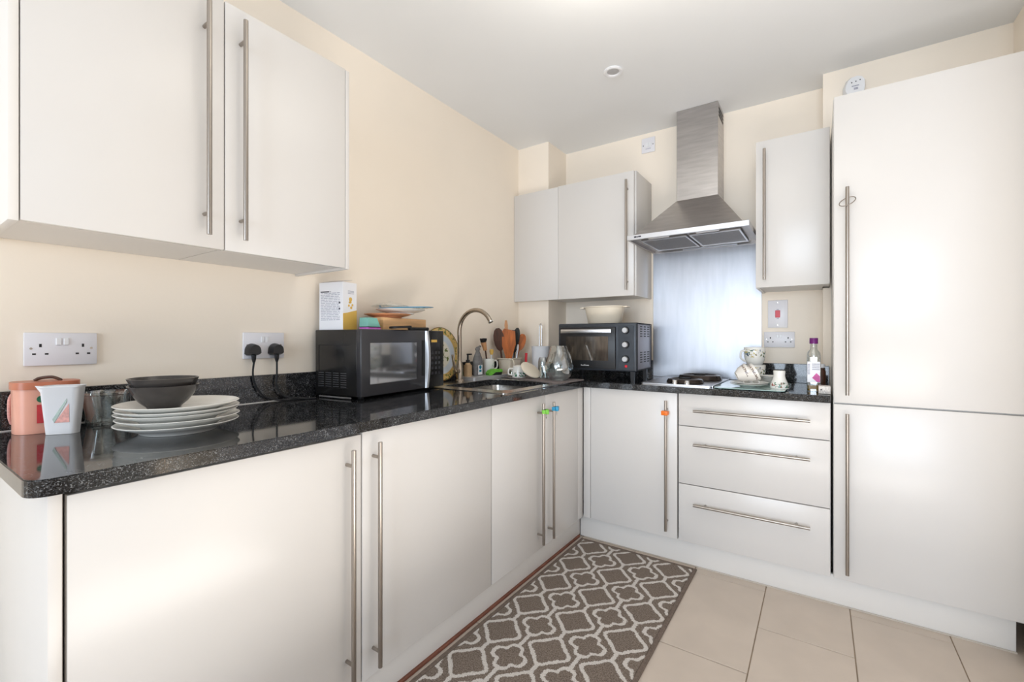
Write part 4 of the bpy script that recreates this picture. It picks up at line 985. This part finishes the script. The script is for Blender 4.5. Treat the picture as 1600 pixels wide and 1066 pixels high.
# stack of two floral mugs
for i, lab in enumerate(('lower of two stacked floral mugs behind the teacups', 'upper of two stacked floral mugs against the splashback')):
    t = thing('floral_mug', lab, 'mug', (1.466, -.215, ZB+.0005+i*.0905), 0, 'stacked floral mugs')
    part('mug_body', 'floral', lambda b: lathe(b, [(0, .001), (.030, .001), (.032, 0), (.036, .004), (.046, .03), (.0505, .06), (.051, .092), (.0495, .0955), (.048, .092), (.047, .06), (.043, .032), (.032, .008), (0, .006)], 40), smooth=True)
    part('handle', 'dish', lambda b: tube(b, bez([(-.040, -.024, .078), (-.058, -.040, .074), (-.060, -.042, .04), (-.040, -.026, .022)], 20), .005, 8), smooth=True)
for i in range(5):
    o = bpy.data.objects.new('side_saucer', bpy.data.objects['saucer'].data); C.objects.link(o); o.location = (1.548+.001*(i % 2), -.275, ZB+.0005+i*.0075); o.scale = (.72, .72, 1)
    tag(o, ['bottom saucer', 'second saucer from the bottom', 'middle saucer', 'second saucer from the top', 'top saucer'][i]+' of the small stack behind the footed cup', 'saucer', 'small saucer stack')
b = BM(); lathe(b, [(.036, .0003), (.038, .0003), (.039, .012), (.036, .024), (.027, .045), (.0235, .06), (.025, .078), (.0235, .083), (0, .083), (0, .080), (.022, .079), (.022, .060), (.025, .045), (.034, .022)], 36)
o = obj('footed_cup', b, 'floral2', None, smooth=True); o.location = (1.593, -.455, ZB+.0003); tag(o, 'upside-down footed white cup with floral rim band on the glass board', 'cup')
# oil bottle
t = thing('oil_bottle', 'square glass oil bottle with purple cap beside the fridge unit', 'bottle', (1.7265, -.43, WT+.0005), 0)
part('glass_body', 'glass', lambda b: (vbevel_box(b, -.0265, .0265, -.0265, .0265, 0, .155, .014), lathe(b, [(.0265, .1552), (.0265, .160), (.024, .176), (.014, .190), (.0125, .215), (0, .215)], 28)), smooth=True)
part('oil', 'oil', lambda b: vbevel_box(b, -.0240, .0240, -.0240, .0240, .003, .028, .012), smooth=True)
part('cap', 'purple', lambda b: lathe(b, [(0, .2152), (.0165, .2152), (.0165, .240), (.0155, .2415), (0, .2415)], 28), smooth=True)
lb = part('label', 'card', lambda b: box(b, -.0240, .0240, -.0276, -.0268, .042, .135))
def tri(b):
    A = [b.verts.new((x, y, z)) for y in (-.0278, -.0283) for x, z in ((-.006, .062), (.010, .084), (.0235, .070), (.0235, .044), (.012, .044))]
    b.faces.new(A[:5]); b.faces.new(A[5:][::-1])
    for i in range(5): b.faces.new((A[i], A[(i+1) % 5], A[5+(i+1) % 5], A[5+i]))
part('label_motif', 'pinkprint', tri, lb)
part('label_text', 'print', lambda b: [box(b, -.0225, -.014, -.0281, -.0277, .078+.007*i, .0825+.007*i) for i in range(7)]+[box(b, -.006, .022, -.0281, -.0277, .098+.008*i, .102+.008*i) for i in range(4)], lb)
b = BM(); lathe(b, [(0, 0), (.014, 0), (.016, .004), (.016, .085), (.010, .095), (.010, .1), (0, .1)], 24); t = thing('spice_bottle', 'small dark bottle with white cap behind the oil bottle', 'bottle', (1.757, -.300, WT+.0005))
obj('glass_body', b, 'wooddk', t, smooth=True, local=True); part('cap', 'white', lambda b: lathe(b, [(0, .1002), (.0125, .1002), (.0125, .118), (0, .118)], 20), smooth=True)
t = thing('socket_adaptor', 'white speckled plug-in block beside the oil bottle at the fridge unit', 'adaptor', (1.766, -.508, WT+.0005), 0)
part('block', 'adaptor', lambda b: box(b, -.022, .022, -.03, .03, 0, .034, .003, None, 2), smooth=True)
part('pin_hole', 'slot', lambda b: cyl(b, (-.012, -.0302, .018), (-.012, -.0307, .018), .003, 10))

# ------------------------------------------------------------------ things on handles
def clip(x, y, z, m_, label, rz=0, sx=1):
    global t
    t = thing('child_lock_clip', label, 'clip', (x, y, z), rz)
    part('clip_body', m_, lambda b: box(b, .0085, .024, -.016*sx, .016*sx, -.012, .010, .003, None, 2), smooth=True)
    part('side_jaw', m_, lambda b: (box(b, -.008, .0084, .0085*sx, .016*sx, -.010, .008, .001), box(b, -.008, .0084, -.016*sx, -.0085*sx, -.010, .008, .001)))
    part('spring_pin', 'chrome', lambda b: tube(b, [(.012, .010, -.0122), (.012, .012, -.028), (.012, .006, -.034)], .0018, 6), smooth=True)
clip(.680, -1.068, .793, 'greenclip', 'green plastic clip on the left handle of the sink cabinet', math.radians(35))
clip(.680, -.969, .795, 'blueclip', 'blue plastic clip on the right handle of the sink cabinet', math.radians(20))
clip(1.112, -.604, .765, 'orangeclip', 'orange plastic clip on the corner cabinet handle', -PI/2)
b = BM(); rp_ = []
for i in range(36):
    a = 2*PI*i/36; rp_.append((1.842+.027*math.cos(a), -.604+.012*math.sin(a)*1.0, 1.695+.018*math.sin(a)+.008*math.cos(a)))
tube(b, rp_, .0018, 8, closed=True); o = obj('key_ring', b, 'steel', None, smooth=True); tag(o, 'metal ring hanging around the upper fridge unit handle', 'ring')
